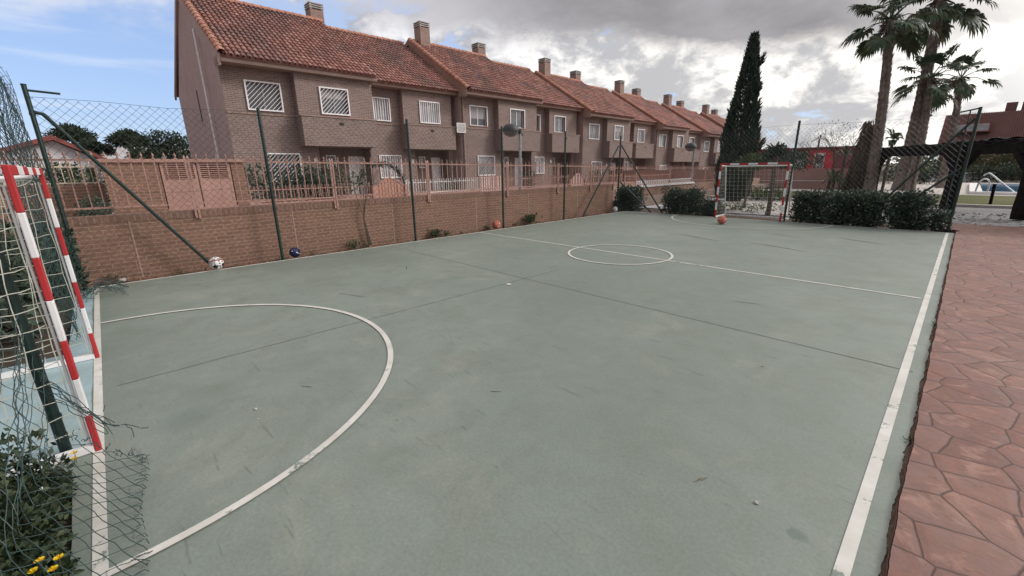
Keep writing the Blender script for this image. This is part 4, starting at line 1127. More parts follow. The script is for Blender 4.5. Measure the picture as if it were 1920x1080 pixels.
# ------------------------------------------------------------------ street lamps
def lamp(x, y, z0, h, label):
    t = thing('street_lamp', label, 'street lamp', (x, y, z0), 'street lamps by the houses')
    g = MB(); g.tube([(x, y, z0), (x, y, z0 + h * .42)], .085, 12); g.tube([(x, y, z0 + h * .42), (x, y, z0 + h)], .058, 12); part('pole', g, M['metal'], t)
    g = MB(); g.tube([(x, y + .02, z0 + h - .03), (x, y - .2, z0 + h + .05), (x, y - .3, z0 + h + .05)], .035, 8); g.tube([(x, y, z0 + h - .12), (x, y, z0 + h + .06)], .075, 10); part('arm', g, M['darkmetal'], t)
    hy = y - .52; hz = z0 + h - .02
    g = MB(); g.smooth = True
    g.lathe([(.345, -.02), (.35, .0), (.33, .09), (.27, .18), (.17, .245), (.05, .27), (.001, .272)], (x, hy, hz), 20)
    hd = part('lamp_hood', g, M['darkmetal'], t)
    g = MB(); g.smooth = True; g.lathe([(.31, -.022), (.29, -.11), (.2, -.19), (.09, -.23), (.001, -.235)], (x, hy, hz), 20); part('lamp_globe', g, M['globe'], t)
    return t
lamp(-13, 12.93, .33, 2.70, 'grey street lamp with a dark domed hood near the third green post')
lamp(-12.0, 27.2, .33, 2.33, 'farther street lamp left of the cypress')
tl = thing('street_light', 'tall thin street light far behind the pergola', 'street light', (-4.2, 62, 0))
g = MB(); g.tube([(-4.2, 62, 0), (-4.0, 62, 6.0)], [.13, .09], 8); part('pole', g, M['metal'], tl)
g = MB(); g.lathe([(.12, -.1), (.5, .02), (.55, .12), (.2, .3), (.01, .32)], (-4.0, 62, 6.0), 12); part('lamp_head', g, M['darkmetal'], tl)

# ------------------------------------------------------------------ pergola
pg = thing('pergola', 'dark timber pergola with brushwood roof beside the pool lawn', 'pergola', (-.25, 20.8, 0))
PP = [(1.22, 18.05), (-.25, 20.9), (-3.05, 26.8)]
for i, (x, y) in enumerate(PP):
    g = MB(); w_ = (.19, .21, .24)[i]; n = 6; pts = [(x + R.uniform(-.01, .01), y, 2.0 * k / n) for k in range(n + 1)]
    g.tube(pts, [w_ * R.uniform(.92, 1.06) for _ in pts], 9); part('post', g, M['darkwood'], pg)
    dirx, diry = (-.43, .9)
    for sg in (1, -1):
        if (i == 0 and sg < 0) or (i == 2 and sg > 0): continue
        g = MB(); g.tube([(x, y, 1.12), (x + dirx * .85 * sg, y + diry * .85 * sg, 1.82)], .10, 7); part('brace', g, M['darkwood'], pg)
B0 = Vector((2.4, 15.9, 1.92)); B1 = Vector((-3.3, 27.5, 2.02))
g = MB(); g.beam(B0 + Vector((0, 0, .01)), B1 + Vector((0, 0, .01)), .26, .40); part('beam', g, M['darkwood'], pg)
g = MB(); d_ = Vector((.43, 0, 0)); off2 = Vector((1.7, .84, 0))
for xx in PP:
    pass
g.beam(B0 + off2, B1 + off2, .24, .26); part('beam', g, M['darkwood'], pg)
for q in (.05, .35, .65, .95):
    p_ = B0 + (B1 - B0) * q + Vector((0, 0, .12)); g = MB(); g.beam(p_ - off2 * .12, p_ + off2 * 1.05, .10, .12); part('crossbeam', g, M['darkwood'], pg)
g = MB()
def roofs(u, v):
    p_ = B0 + (B1 - B0) * u + off2 * (v * 1.1 - .05)
    return (p_.x, p_.y, 2.16 + .06 * math.sin(u * 40) * math.sin(v * 20) + R.uniform(0, .07))
g.grid(roofs, 60, 14); 
def roofs2(u, v):
    p_ = B0 + (B1 - B0) * u + off2 * (v * 1.1 - .05); return (p_.x, p_.y, 2.05)
g.grid(roofs2, 20, 4)
for i in range(500):
    u = R.random(); v = R.choice((-.05, 1.05)) ; p_ = B0 + (B1 - B0) * u + off2 * v
    q = Vector((R.uniform(-.3, .3), R.uniform(-.3, .3), R.uniform(-.06, .07))); p_ = p_ + Vector((0, 0, .13 + R.uniform(-.02, .06)))
    g.tube([tuple(p_), tuple(p_ + q)], .012, 3, False)
part('brushwood_roof', g, M['brush'], pg, fix=False)

# ------------------------------------------------------------------ pool
pl = thing('swimming_pool', 'swimming pool with white raised edge beyond the lawn', 'pool', (4, 36, 0))
g = MB(); g.box(.25, 9.6, 30.95, 31.4, 0, .13); g.box(.25, 9.6, 43.2, 43.7, 0, .13); g.box(.25, .7, 31.4, 43.2, 0, .13); g.box(9.1, 9.6, 31.4, 43.2, 0, .13)
o = part('pool_edge', g, M['white'], pl)
g = MB(); g.quad((.7, 31.4, .05), (9.1, 31.4, .05), (9.1, 43.2, .05), (.7, 43.2, .05)); tag(part('water', g, M['water'], pl), None)
def hoop(pts, r_, label, name='pool_handrail'):
    # smooth through points
    P = [Vector(p) for p in pts]; out = []
    for i in range(len(P) - 1):
        p0 = P[max(i - 1, 0)]; p1 = P[i]; p2 = P[i + 1]; p3 = P[min(i + 2, len(P) - 1)]
        for k in range(6):
            t = k / 6; out.append(tuple(.5 * ((2 * p1) + (-p0 + p2) * t + (2 * p0 - 5 * p1 + 4 * p2 - p3) * t * t + (-p0 + 3 * p1 - 3 * p2 + p3) * t ** 3)))
    out.append(tuple(P[-1])); t_ = thing(name, label, 'handrail', pts[0], 'pool handrails')
    for k, dy in enumerate((0, .5)):
        g = MB(); g.tube([(p[0], p[1] + dy, p[2]) for p in out], r_, 7); part('rail', g, M['steel'], t_)
hoop([(.46, 31.2, .12), (.50, 31.2, .5), (.62, 31.2, .72), (.80, 31.2, .66), (.86, 31.2, .42), (.86, 31.2, .13)], .032, 'small arched steel handrail at the pool corner')
hoop([(.60, 31.6, .86), (.72, 31.6, .98), (.86, 31.6, .92), (1.3, 31.6, .50), (1.8, 31.6, .05)], .034, 'long sloping steel handrail going down into the pool')
st_ = thing('wooden_stake', 'dark post standing on the lawn in front of the pool', 'post', (.83, 24.3, 0))
g = MB(); g.tube([(.83, 24.3, -.05), (.80, 24.3, .70)], .05, 8); part('shaft', g, M['darkwood'], st_)
g = MB(); g.tube([(.80, 24.3, .70), (.80, 24.3, .73)], .06, 8); part('cap', g, M['darkmetal'], st_)

# ------------------------------------------------------------------ far buildings
rh = thing('terracotta_house', 'large terracotta house with a steep roof and wide window at the right edge', 'house', (3, 62, 0))
g = MB(); g.box(-2.2, 14, 60, 70, 0, 3.1); part('wall', g, M['terra'], rh)
g = MB(); g.prism([(59.4, 3.05), (59.4, 3.2), (61.8, 5.95), (65, 6.05), (70.6, 3.1)], 'x', -2.5, 4.2); rf = part('roof', g, M['terra'], rh)
g = MB()
for i in range(44): x = -2.3 + i * .148; g.tube([(x, 59.38, 3.24), (x, 61.76, 5.97)], .045, 4, False)
part('roof_ribs', g, M['terra'], rf)
g = MB(); g.prism([(59.2, 3.05), (59.2, 3.3), (61.0, 5.6), (65, 5.7), (70.6, 3.1)], 'x', 4.23, 14.5); part('side_roof', g, M['slate'], rh)
for x in (1.35, 2.35):
    g = MB(); g.box(x, x + .7, 62.2, 63, 5.3, 6.75); part('chimney', g, M['terra'], rf)
g = MB(); g.box(-1.7, .75, 59.7, 60.9, 4.15, 5.0); wn = part('window', g, M['terra'], rh)
g = MB(); g.box(-1.55, .62, 59.66, 59.69, 4.25, 4.92); part('frame', g, M['salmon'], wn)
for k in range(3):
    g = MB(); g.quad((-1.48 + k * .7, 59.65, 4.31), (-.84 + k * .7, 59.65, 4.31), (-.84 + k * .7, 59.65, 4.86), (-1.48 + k * .7, 59.65, 4.86)); part('pane', g, M['curtain'], wn, fix=False)
g = MB(); g.box(5.2, 6.3, 59.1, 60.9, 4.2, 5.2); wn = part('window', g, M['white'], rh)
g = MB(); g.quad((5.3, 59.09, 4.3), (6.2, 59.09, 4.3), (6.2, 59.09, 5.1), (5.3, 59.09, 5.1)); part('pane', g, M['glass'], wn, fix=False)
rb = thing('red_building', 'long low red building with painted graffiti behind the pink wall', 'building', (-9, 49, 0))
g = MB(); g.box(-16, -6.9, 48, 54, 0, 2.92); part('wall', g, M['redwall'], rb)
g = MB(); g.box(-16.2, -6.8, 47.8, 54.2, 2.92, 3.02); part('roof', g, M['redroof'], rb)
g = MB(); g.box(-12.6, -10.5, 47.93, 47.99, 1.2, 2.5); part('shutter', g, M['darkmetal'], rb)
g = MB(); g.box(-11.4, -10.7, 47.88, 47.925, 1.2, 2.0); part('panel', g, M['offwhite'], rb)
g = MB(); g.box(-10.45, -8.5, 47.94, 47.99, 1.0, 2.75); part('painted_panel', g, M['redbright'], rb)
g = MB(); g.box(-9.95, -9.15, 47.90, 47.938, 1.15, 2.5); gp = part('graffiti_panel', g, M['offwhite'], rb)
g = MB()
for k in range(26):
    x = R.uniform(-9.85, -9.25); z_ = R.uniform(1.3, 2.3); a = R.uniform(0, 6.3); pts = []
    for i in range(7):
        pts.append((min(-9.2, max(-9.9, x)), 47.89, min(2.4, max(1.2, z_)))); x += .13 * math.cos(a); z_ += .13 * math.sin(a); a += R.uniform(-1.1, 1.1)
    g.tube(pts, .03, 4)
part('graffiti_strokes', g, M['ballblack'], gp)
pw_ = thing('pink_wall', 'long pink rendered boundary wall behind the far goal', 'wall', (-9, 33, 0))
g = MB(); g.box(-22, -4.9, 33, 33.25, -.1, 1.26); part('wall_body', g, M['pinkwall'], pw_)
g = MB(); g.box(-22, -4.88, 32.96, 33.29, .50, .54); part('ledge', g, M['offwhite'], pw_)
pw_ = thing('blue_box', 'small blue box standing past the end of the pink wall', 'box', (-4.4, 33.5, 0))
g = MB(); g.box(-4.7, -4.2, 33.2, 33.8, 0, 1.25); o = part('body', g, M['blue'], pw_); bevel(o, .03)
g = MB(); g.box(-4.74, -4.16, 33.16, 33.84, 1.25, 1.32); part('lid', g, M['blue'], pw_)
lw = thing('white_wall', 'low white wall beyond the pool', 'wall', (0, 52, 0))
g = MB(); g.box(-2.2, 1.5, 51, 51.3, 0, .62); part('wall_body', g, M['whitewall'], lw)
g = MB(); g.box(-2.25, 1.55, 50.95, 51.35, .62, .70); part('coping', g, M['white'], lw)
# left background houses
lh = thing('white_house', 'white gabled house with red roof edge at far left', 'house', (-40, -2, .3))
g = MB(); g.prism([(-5.2, .3), (-5.2, 2.2), (-1.45, 3.55), (.6, 2.3), (.6, .3)], 'x', -44, -38); part('wall', g, M['whitewall'], lh)
g = MB(); g.prism([(-5.6, 2.1), (-5.6, 2.3), (-1.4, 3.85), (.95, 2.42), (.95, 2.2), (-1.4, 3.58)], 'x', -44.4, -37.6); part('roof', g, M['redroof'], lh)
g = MB(); g.box(-37.99, -37.93, -.35, .1, 1.1, 2.0); wn = part('window', g, M['wood'], lh)
g = MB(); g.quad((-37.925, -.3, 1.15), (-37.925, .05, 1.15), (-37.925, .05, 1.95), (-37.925, -.3, 1.95)); part('pane', g, M['dark'], wn, fix=False)
lh = thing('flat_roofed_house', 'low white flat-roofed house behind the pine trees', 'house', (-58, 2, .3))
g = MB(); g.box(-64, -56, .1, 8, .3, 4.1); part('wall', g, M['whitewall'], lh)
g = MB(); g.box(-64.2, -55.8, -.8, 1.6, 3.75, 4.3); part('roof', g, M['redroof'], lh)
hl_ = MB()
def hillf(u, v):
    y = -190 + 330 * u; x = -420 + 200 * (v - .5)
    return (x, y, -1 + 22 * math.sin(PI * v) * math.exp(-((y + 70) / 75) ** 2) * (1 + .12 * math.sin(y * .11) + .06 * math.sin(y * .37)))
hl_.grid(hillf, 60, 10); struct('hill', hl_, M['hill'])

# ------------------------------------------------------------------ vegetation
def rv():
    while True:
        v = Vector((R.uniform(-1, 1), R.uniform(-1, 1), R.uniform(-1, 1)))
        if .05 < v.length < 1: return v.normalized()
def leaf(mb, p, d, l, w_):
    """a pointed leaf at p along d"""
    s = d.cross(rv())
    if s.length < .05: s = d.orthogonal()
    s.normalize(); n = s.cross(d)
    a = p; b = p + d * l * .5 + s * w_ * .5 + n * w_ * .12; c = p + d * l; e = p + d * l * .5 - s * w_ * .5 + n * w_ * .12
    mb.add([tuple(a), tuple(b), tuple(c), tuple(e)], [(0, 1, 2, 3)])
def crown(mb, blobs, n, l, w_, shell=.5, up=.2, flat=None):
    """leaves spread through a set of ellipsoids (c, r)"""
    tot = sum(b[1][0] * b[1][1] * b[1][2] for b in blobs)
    for c, r_ in blobs:
        k = max(8, int(n * r_[0] * r_[1] * r_[2] / tot)); c = Vector(c)
        for i in range(k):
            d = rv(); q = (shell + (1 - shell) * R.random() ** .6) * (1 + R.uniform(-.12, .16))
            p = c + Vector((d.x * r_[0], d.y * r_[1], d.z * r_[2])) * q
            dd = (d * .7 + rv() * .8 + Vector((0, 0, up))).normalized(); s = R.uniform(.65, 1.35)
            leaf(mb, p, dd, l * s, w_ * s)
def blobs_box(x0, x1, y0, y1, z0, z1, n, r0, r1):
    out = []
    for i in range(n):
        r_ = R.uniform(r0, r1)
        out.append(((R.uniform(x0 + r_ * .7, x1 - r_ * .7) if x1 - x0 > r_ * 1.4 else (x0 + x1) / 2, R.uniform(y0 + r_ * .7, y1 - r_ * .7) if y1 - y0 > r_ * 1.4 else (y0 + y1) / 2, R.uniform(z0 + r_ * .6, z1 - r_ * .7)), (r_, r_, r_ * .9)))
    return out
def hedge(name, label, cat, x0, x1, y0, y1, z0, z1, n, nl, l, w_, mat, group=None, r0=.11, r1=.20, fl=0, flm='flower', stems=6):
    t = thing(name, label, cat, ((x0 + x1) / 2, (y0 + y1) / 2, z0), group)
    bl = blobs_box(x0, x1, y0, y1, z0, z1, n, r0, r1)
    g = MB(); crown(g, bl, nl, l, w_, .45, .25); part('foliage', g, M[mat], t, fix=False)
    g = MB()
    for i in range(stems):
        x = R.uniform(x0 + .1, x1 - .1); y = (y0 + y1) / 2 + R.uniform(-.1, .1)
        b = R.choice(bl)[0]; g.tube([(x, y, z0 - .05), (x + .3 * (b[0] - x), y, z0 + .2), (x + .6 * (b[0] - x), y + .5 * (b[1] - y), b[2])], [.018, .014, .006], 5)
    part('stems', g, M['bark'], t)
    if fl:
        g = MB()
        for i in range(fl):
            c, r_ = R.choice(bl); d = rv(); d.y = -abs(d.y) if y0 > 5 else d.y; p = Vector(c) + d * r_[0] * 1.05
            for k in range(4): leaf(g, p, (d + rv() * .6).normalized(), .035 if y0 > 5 else .014, .03 if y0 > 5 else .011)
            part('flower', g, M[flm], t, fix=False); g = MB()
    return t
HG = 'clipped bushes behind the far goal line'
hedge('bush', 'dark bush in the far left corner under the braced post', 'bush', -9.0, -7.98, 13.75, 14.5, -.05, .88, 190, 7500, .075, .035, 'leaf', HG)
hedge('bush', 'dark bush between the corner braces and the far goal', 'bush', -7.1, -5.85, 13.8, 14.6, -.05, .86, 200, 7500, .075, .035, 'leaf', HG)
hedge('bush', 'low dark bush close to the left post of the far goal', 'bush', -5.85, -5.2, 13.85, 14.6, -.05, .56, 30, 2600, .07, .035, 'leaf', HG, .12, .24)
hedge('bush', 'dark flowering bush right beside the right post of the far goal', 'bush', -3.27, -2.42, 13.8, 14.5, -.05, .86, 150, 6300, .07, .035, 'leaf', HG, fl=26)
hedge('bush', 'long clipped dark bush in the middle of the far hedge row', 'bush', -2.5, -1.20, 13.75, 14.5, -.05, .88, 230, 9800, .07, .035, 'leaf', HG, fl=8)
hedge('bush', 'clipped bush under the crossing braces at the right of the hedge row', 'bush', -1.2, -.42, 13.75, 14.45, -.05, .88, 140, 6200, .07, .035, 'leaf', HG, fl=20)
hedge('bush', 'small loose bush at the foot of the last fence post', 'bush', -.5, -.02, 13.8, 14.25, -.02, .5, 18, 1300, .065, .03, 'leaf', HG, .1, .18, fl=16)
hedge('hedge', 'dark leafy hedge behind the near goal and fence', 'hedge', -8.4, -5.4, -1.75, -.62, -.05, 1.15, 90, 9000, .085, .04, 'leaf', None, .2, .4)
hedge('bush', 'dark bush in the corner between the near fence and the brick wall', 'bush', -8.72, -8.0, -.75, -.42, -.05, .95, 16, 1500, .07, .035, 'leaf', None, .12, .22)
hedge('bush', 'near bush with dark leaves behind the torn mesh at lower left', 'bush', -3.05, -1.2, -1.0, -.42, -.03, .54, 75, 8500, .036, .022, 'leaf3', None, .06, .19, fl=12, stems=22)
hedge('low_plant', 'low dark leafy plants creeping to the court edge at lower left', 'plants', -2.95, -1.6, -.66, -.40, -.05, .26, 40, 4200, .036, .02, 'leaf3', None, .05, .12, stems=8)
hedge('tall_hedge', 'tall dark hedge mass behind the near fence at the left edge', 'hedge', -10.5, -6.2, -3.4, -1.9, -.05, 2.15, 70, 6500, .11, .05, 'leaf', None, .3, .55)
hedge('hedge', 'dark hedge behind the nearest garden fence', 'hedge', -18.2, -17.0, 3.4, 7.4, .35, 1.78, 70, 5200, .12, .055, 'leaf', None, .3, .5, stems=8)
hedge('hedge', 'yellow-green hedge behind the cream railing at far left', 'hedge', -14.6, -13.4, -4.2, .05, .35, 1.75, 60, 3800, .10, .05, 'leaf2', None, .25, .42)
hedge('topiary_bush', 'round dark shrub in front of the low garden wall', 'bush', -11.0, -10.4, -.36, .04, .35, 1.22, 12, 1500, .05, .028, 'leaf', None, .15, .24)
hedge('shrub', 'reddish shrub just behind the brick wall at far left', 'bush', -9.6, -9.2, -.7, -.35, .35, 1.05, 8, 500, .05, .025, 'dry', None, .1, .16)
hedge('shrub', 'dark shrub by the porch behind the street lamp', 'bush', -17.5, -16.7, 17.1, 18.3, .35, 1.55, 12, 900, .10, .05, 'leaf', 'shrubs in the front gardens', .25, .4)
hedge('shrub', 'green shrub in the second garden behind the white fence', 'bush', -17.6, -16.9, 11.5, 12.7, .35, 1.1, 10, 700, .09, .05, 'leaf2', 'shrubs in the front gardens', .2, .35)
hedge('shrub', 'green shrub behind the fourth green post', 'bush', -17.5, -16.7, 23.2, 25.2, .35, 1.5, 14, 900, .11, .05, 'leaf2', 'shrubs in the front gardens', .25, .45)
# garland arch over the second gate
ar = thing('plant_arch', 'dark leafy arch trellis over the pink arched gate', 'arch', (-16.6, 8.5, .35))
pts = [(-16.6, 8.5 + 1.0 * math.cos(PI * i / 20), .95 + .85 * math.sin(PI * i / 20)) for i in range(21)]
g = MB(); g.tube([(-16.6, 9.5, .3)] + pts + [(-16.6, 7.5, .3)], .03, 6); part('frame', g, M['darkmetal'], ar)
g = MB(); crown(g, [(p, (.1, .11, .1)) for p in pts[2:-1]], 620, .09, .04, .3); part('leaves', g, M['leaf'], ar, fix=False)
# sapling climbing on the wall top between second and third posts
sp = thing('sapling', 'bare twiggy sapling leaning against the brick wall and railing', 'sapling', (-8.62, 3.95, 0))
g = MB()
for k in range(5):
    y = 3.95 + .02 * k; q = [(-8.64, y, .0), (-8.63, y - .12 * R.random(), .6), (-8.6, y - .1 + R.uniform(-.2, .2), 1.2), (-8.55, y + R.uniform(-.35, .35), 1.55)]
    g.tube(q, [.010, .007, .005, .003], 5)
part('branches', g, M['bark'], sp)
g = MB(); crown(g, [((-8.57, 3.85, 1.35), (.08, .3, .22))], 90, .06, .03, .1); part('leaves', g, M['leaf2'], sp, fix=False)

def tree(name, label, base, trunk, blobs, nl, l, w_, mat, r0=.2, group=None, limbs=True, shell=.35, cat='tree'):
    t = thing(name, label, cat, base, group)
    g = MB(); n = len(trunk); g.tube(trunk, [r0 * (1 - .55 * i / max(1, n - 1)) for i in range(n)], 9)
    if limbs:
        for c, r_ in blobs:
            a = Vector(trunk[-1]); b = Vector(c); mid = a.lerp(b, .5) + Vector((0, 0, -.1)); g.tube([tuple(a), tuple(mid), tuple(b)], [r0 * .4, r0 * .28, r0 * .1], 6)
    part('trunk', g, M['bark'], t)
    g = MB(); crown(g, blobs, nl, l, w_, shell, .1); part('crown', g, M[mat], t, fix=False)
    return t
# cypress
cy = thing('cypress', 'tall dark pointed cypress tree at the end of the house row', 'tree', (-7.1, 20.9, 0))
g = MB(); g.tube([(-7.1, 20.9, -.1), (-7.1, 20.9, 1.2), (-7.08, 20.9, 6.0)], [.24, .2, .04], 9); g.tube([(-7.3, 20.9, -.1), (-7.75, 20.8, .9), (-7.95, 20.8, 1.8)], [.15, .12, .05], 7); part('trunk', g, M['bark'], cy)
g = MB()
def cyr(z):   # silhouette radius
    pts = ((0, .52), (.5, .61), (1.6, .65), (2.9, .66), (4.0, .52), (5.2, .32), (5.9, .21), (6.3, .13), (6.75, .02))
    for (a_, ra), (b_, rb_) in zip(pts, pts[1:]):
        if a_ <= z <= b_: return ra + (rb_ - ra) * (z - a_) / (b_ - a_)
    return .02
for i in range(15000):
    z = .05 + 6.6 * R.random() ** 1.25; a = R.uniform(0, 2 * PI); rr = cyr(z)
    lump = 1 + .16 * math.sin(a * 3 + z * 2.3) * math.sin(z * 3.1 + a) + .09 * math.sin(a * 7 + z * 6)
    q = rr * lump * (.5 + .5 * R.random() ** .35)
    p = Vector((-7.16 + q * math.cos(a) - .10 * (1 - z / 6.7), 20.9 + q * math.sin(a), z)); d = Vector((math.cos(a) * .35, math.sin(a) * .35, 1)) + rv() * .35
    leaf(g, p, d.normalized(), R.uniform(.12, .3), R.uniform(.035, .07))
for (zz, a, ln) in ((5.6, .1, .42), (2.2, 0, .5), (1.6, .2, .45), (3.4, 3.2, .3), (4.6, -.3, .3), (1.2, 3.1, .6), (.8, 3.4, .55)):
    for i in range(160):
        q = cyr(zz) + ln * R.random() * .6 - .1; p = Vector((-7.12 + q * math.cos(a), 20.9 + q * math.sin(a) * 1 + R.uniform(-.12, .12), zz + (q - cyr(zz)) * 1.2 + R.uniform(-.16, .16)))
        leaf(g, p, (Vector((math.cos(a) * .5, 0, 1)) + rv() * .4).normalized(), R.uniform(.1, .22), .045)
part('crown', g, M['cypress'], cy, fix=False)

# fan palms
def palm(label, base, top, r0, r1, nf, fr, seed, skirt=.5, yoff=0):
    R.seed(seed)
    t = thing('fan_palm', label, 'palm', base, 'fan palms on the lawn')
    b = Vector(base); e = Vector(top); g = MB(); n = 16
    bend = [b.lerp(e, i / n) + Vector((.10 * math.sin(PI * i / n), 0, 0)) for i in range(n + 1)]
    g.tube([tuple(p) for p in bend], [r0 * (1.35 if i == 0 else 1.12 if i == 1 else 1) + (r1 - r0) * i / n for i in range(n + 1)], 12)
    # old leaf bases as a rough lattice of scales
    H_ = (e - b).length; k = int(H_ / .13)
    for i in range(k):
        q = i / k; c = b.lerp(e, q) + Vector((.10 * math.sin(PI * q), 0, 0)); rr = r0 + (r1 - r0) * q
        for j in range(9):
            a = 2 * PI * (j + (i % 2) * .5) / 9 + R.uniform(-.12, .12); o_ = Vector((math.cos(a), math.sin(a), 0)); s = Vector((-math.sin(a), math.cos(a), 0))
            p = c + o_ * rr * .98; w_ = rr * .30; up = .16 * R.uniform(.7, 1.3); ou = R.uniform(.012, .055) * (1 + 1.2 * (q > .8))
            g.add([tuple(p - s * w_), tuple(p + s * w_), tuple(p + s * w_ * .35 + o_ * ou + Vector((0, 0, up))), tuple(p - s * w_ * .35 + o_ * ou + Vector((0, 0, up)))], [(0, 1, 2, 3)])
    part('trunk', g, M['palmbark'], t, fix=False)
    g = MB(); gd = MB()
    for f in range(nf):
        q = (f + .5) / nf; el = math.radians(78 - 128 * q ** .85 + R.uniform(-8, 8)); az = f * 2.39996 + R.uniform(-.2, .2)
        d = Vector((math.cos(az) * math.cos(el), math.sin(az) * math.cos(el), math.sin(el)))
        pl_ = fr * R.uniform(.62, .8); mid = e + d * pl_ * .55 + Vector((0, 0, .06)); end = e + d * pl_ + Vector((0, 0, -.10 * pl_ * (1 - d.z * .4)))
        mbx = gd if (q > .93 and R.random() < .7) else g
        mbx.tube([tuple(e), tuple(mid), tuple(end)], [.035, .022, .015], 4)
        d2 = (end - mid).normalized(); s = d2.cross(Vector((0, 0, 1)))
        if s.length < .1: s = Vector((1, 0, 0))
        s.normalize(); nrm = s.cross(d2); nb = 30; bl = fr * R.uniform(.40, .50)
        for i in range(nb):
            a = math.radians(-128 + 256 * i / (nb - 1)) ; dd = (d2 * math.cos(a) + s * math.sin(a)).normalized()
            dd = (dd + nrm * (.22 + .10 * abs(math.sin(a))) * R.uniform(.5, 1.2)).normalized(); ln = bl * (1 - .28 * abs(a) / 2.3) * R.uniform(.88, 1.08)
            sw = dd.cross(nrm)
            if sw.length < .05: sw = s
            sw.normalize(); w_ = .034 * fr / 1.3 * 1.6
            p1 = end + dd * ln * .58 + Vector((0, 0, -.02)); p2 = end + dd * ln * .86 + Vector((0, 0, -.16 * ln)); p3 = end + dd * ln * 1.0 + Vector((0, 0, -.42 * ln))
            mbx.add([tuple(end), tuple(p1 + sw * w_), tuple(p1 - sw * w_), tuple(p2 + sw * w_ * .55), tuple(p2 - sw * w_ * .55), tuple(p3)], [(0, 1, 2), (1, 3, 4, 2), (3, 5, 4)])
    part('crown', g, M['palmleaf'], t, fix=False)
    if skirt:
        for i in range(46):
            a = R.uniform(0, 2 * PI); z_ = R.uniform(-skirt * 1.3, .1); o_ = Vector((math.cos(a), math.sin(a), 0))
            p = e + Vector((0, 0, z_)) + o_ * r1 * .8; d = (o_ * .8 + Vector((0, 0, -.6)) + rv() * .4).normalized()
            for k_ in range(3): leaf(gd, p, (d + rv() * .3).normalized(), R.uniform(.25, .5), .06)
    part('dead_fronds', gd, M['palmdead'], t, fix=False)
    return t
palm('leftmost tall fan palm standing alone left of the pergola', (-3.02, 26, 0), (-3.50, 26, 7.45), .21, .15, 17, 1.6, 11)
palm('tallest fan palm with its crown cut by the top of the photo', (-2.60, 34, 0), (-2.68, 34, 9.9), .29, .21, 20, 2.25, 12, .9)
palm('shorter fan palm close behind the tallest one', (-2.08, 33.6, 0), (-2.32, 33.6, 5.9), .19, .14, 14, 1.65, 13, .4)
palm('rightmost fan palm in front of the terracotta house', (-1.0, 38, 0), (-1.30, 38, 6.3), .20, .14, 13, 1.6, 14, .35)
R.seed(99)
sk = thing('dead_palm_stump', 'shaggy brown palm stump beside the leftmost tall palm', 'palm', (-3.65, 27.6, 0))
g = MB(); g.tube([(-3.72, 27.6, 0), (-3.72, 27.6, 1.6), (-3.55, 27.6, 3.3)], [.42, .45, .22], 9); part('trunk', g, M['bark'], sk)
g = MB()
for i in range(1500):
    q = R.random(); a = R.uniform(0, 2 * PI); o_ = Vector((math.cos(a), math.sin(a), 0)); p = Vector((-3.74 + .17 * q, 27.6, .2 + 3.4 * q)) + o_ * (.5 - .22 * q) * R.uniform(.8, 1.15)
    leaf(g, p, (o_ * .3 + Vector((0, 0, -1)) + rv() * .3).normalized(), R.uniform(.2, .45), .06)
part('dead_fronds', g, M['palmdead'], sk, fix=False)
# bananas / yucca tuft between palms
def yucca(label, base, h, n, ln, w_, mat='palmleaf', name='yucca'):
    t = thing(name, label, 'plant', base); b = Vector(base)
    g = MB(); g.tube([tuple(b), tuple(b + Vector((0, 0, h)))], .07, 6); part('stem', g, M['bark'], t)
    g = MB(); e = b + Vector((0, 0, h))
    for i in range(n):
        d = rv(); d.z = abs(d.z) * .9 - .2; d.normalize(); l_ = ln * R.uniform(.7, 1.2); s = d.cross(Vector((0, 0, 1)));  s = s.normalized() if s.length > .05 else Vector((1, 0, 0))
        m1 = e + d * l_ * .5 + Vector((0, 0, .05)); m2 = e + d * l_ + Vector((0, 0, -.25 * l_))
        g.add([tuple(e), tuple(m1 + s * w_), tuple(m1 - s * w_), tuple(m2)], [(0, 1, 2), (1, 3, 2)])
    part('leaves', g, M[mat], t, fix=False); return t
yucca('broad-leaved plant between the leftmost and tallest palms', (-2.95, 30, 0), 2.7, 16, 1.0, .13)
yucca('small spiky palm seen above the red building', (-9.4, 46, 0), 3.6, 34, .75, .035)
yucca('spiky palm under the twiggy bare tree', (-5.3, 33, 0), 2.0, 46, 1.0, .05)
yucca('green yucca in front of the pink wall at its right end', (-4.6, 27, 0), .75, 60, 1.0, .04, 'leaf2')
yucca('low spiky plant below the rightmost palm pair', (-1.9, 31.5, 0), 1.9, 24, .9, .05)
# bare twiggy tree
bt = thing('bare_tree', 'bare twiggy tree behind the hedge row right of the second far post', 'tree', (-5.0, 28, 0))
g = MB()
def twig(p, d, ln, r_, dep):
    e = p + d * ln; g.tube([tuple(p), tuple(p.lerp(e, .5) + rv() * ln * .05), tuple(e)], [r_, r_ * .8, r_ * .6], 4 if dep < 2 else 3, False)
    if dep < 5:
        for k in range(3 if dep < 3 else 2): twig(e, (d + rv() * .75 + Vector((0, 0, .12))).normalized(), ln * R.uniform(.62, .82), r_ * .58, dep + 1)
for a in range(4): twig(Vector((-4.9, 28, .6 + .1 * a)), (Vector((math.cos(a * 1.6) * .55, math.sin(a * 1.6) * .4, 1))).normalized(), .95, .035, 0)
g.tube([(-5, 28, -.05), (-4.9, 28, .9)], .09, 7); part('trunk', g, M['bark'], bt)
g2_ = MB(); crown(g2_, [((-4.9, 28, 2.9), (1.2, 1.0, .9))], 420, .07, .035, .2); part('crown', g2_, M['pine'], bt, fix=False)
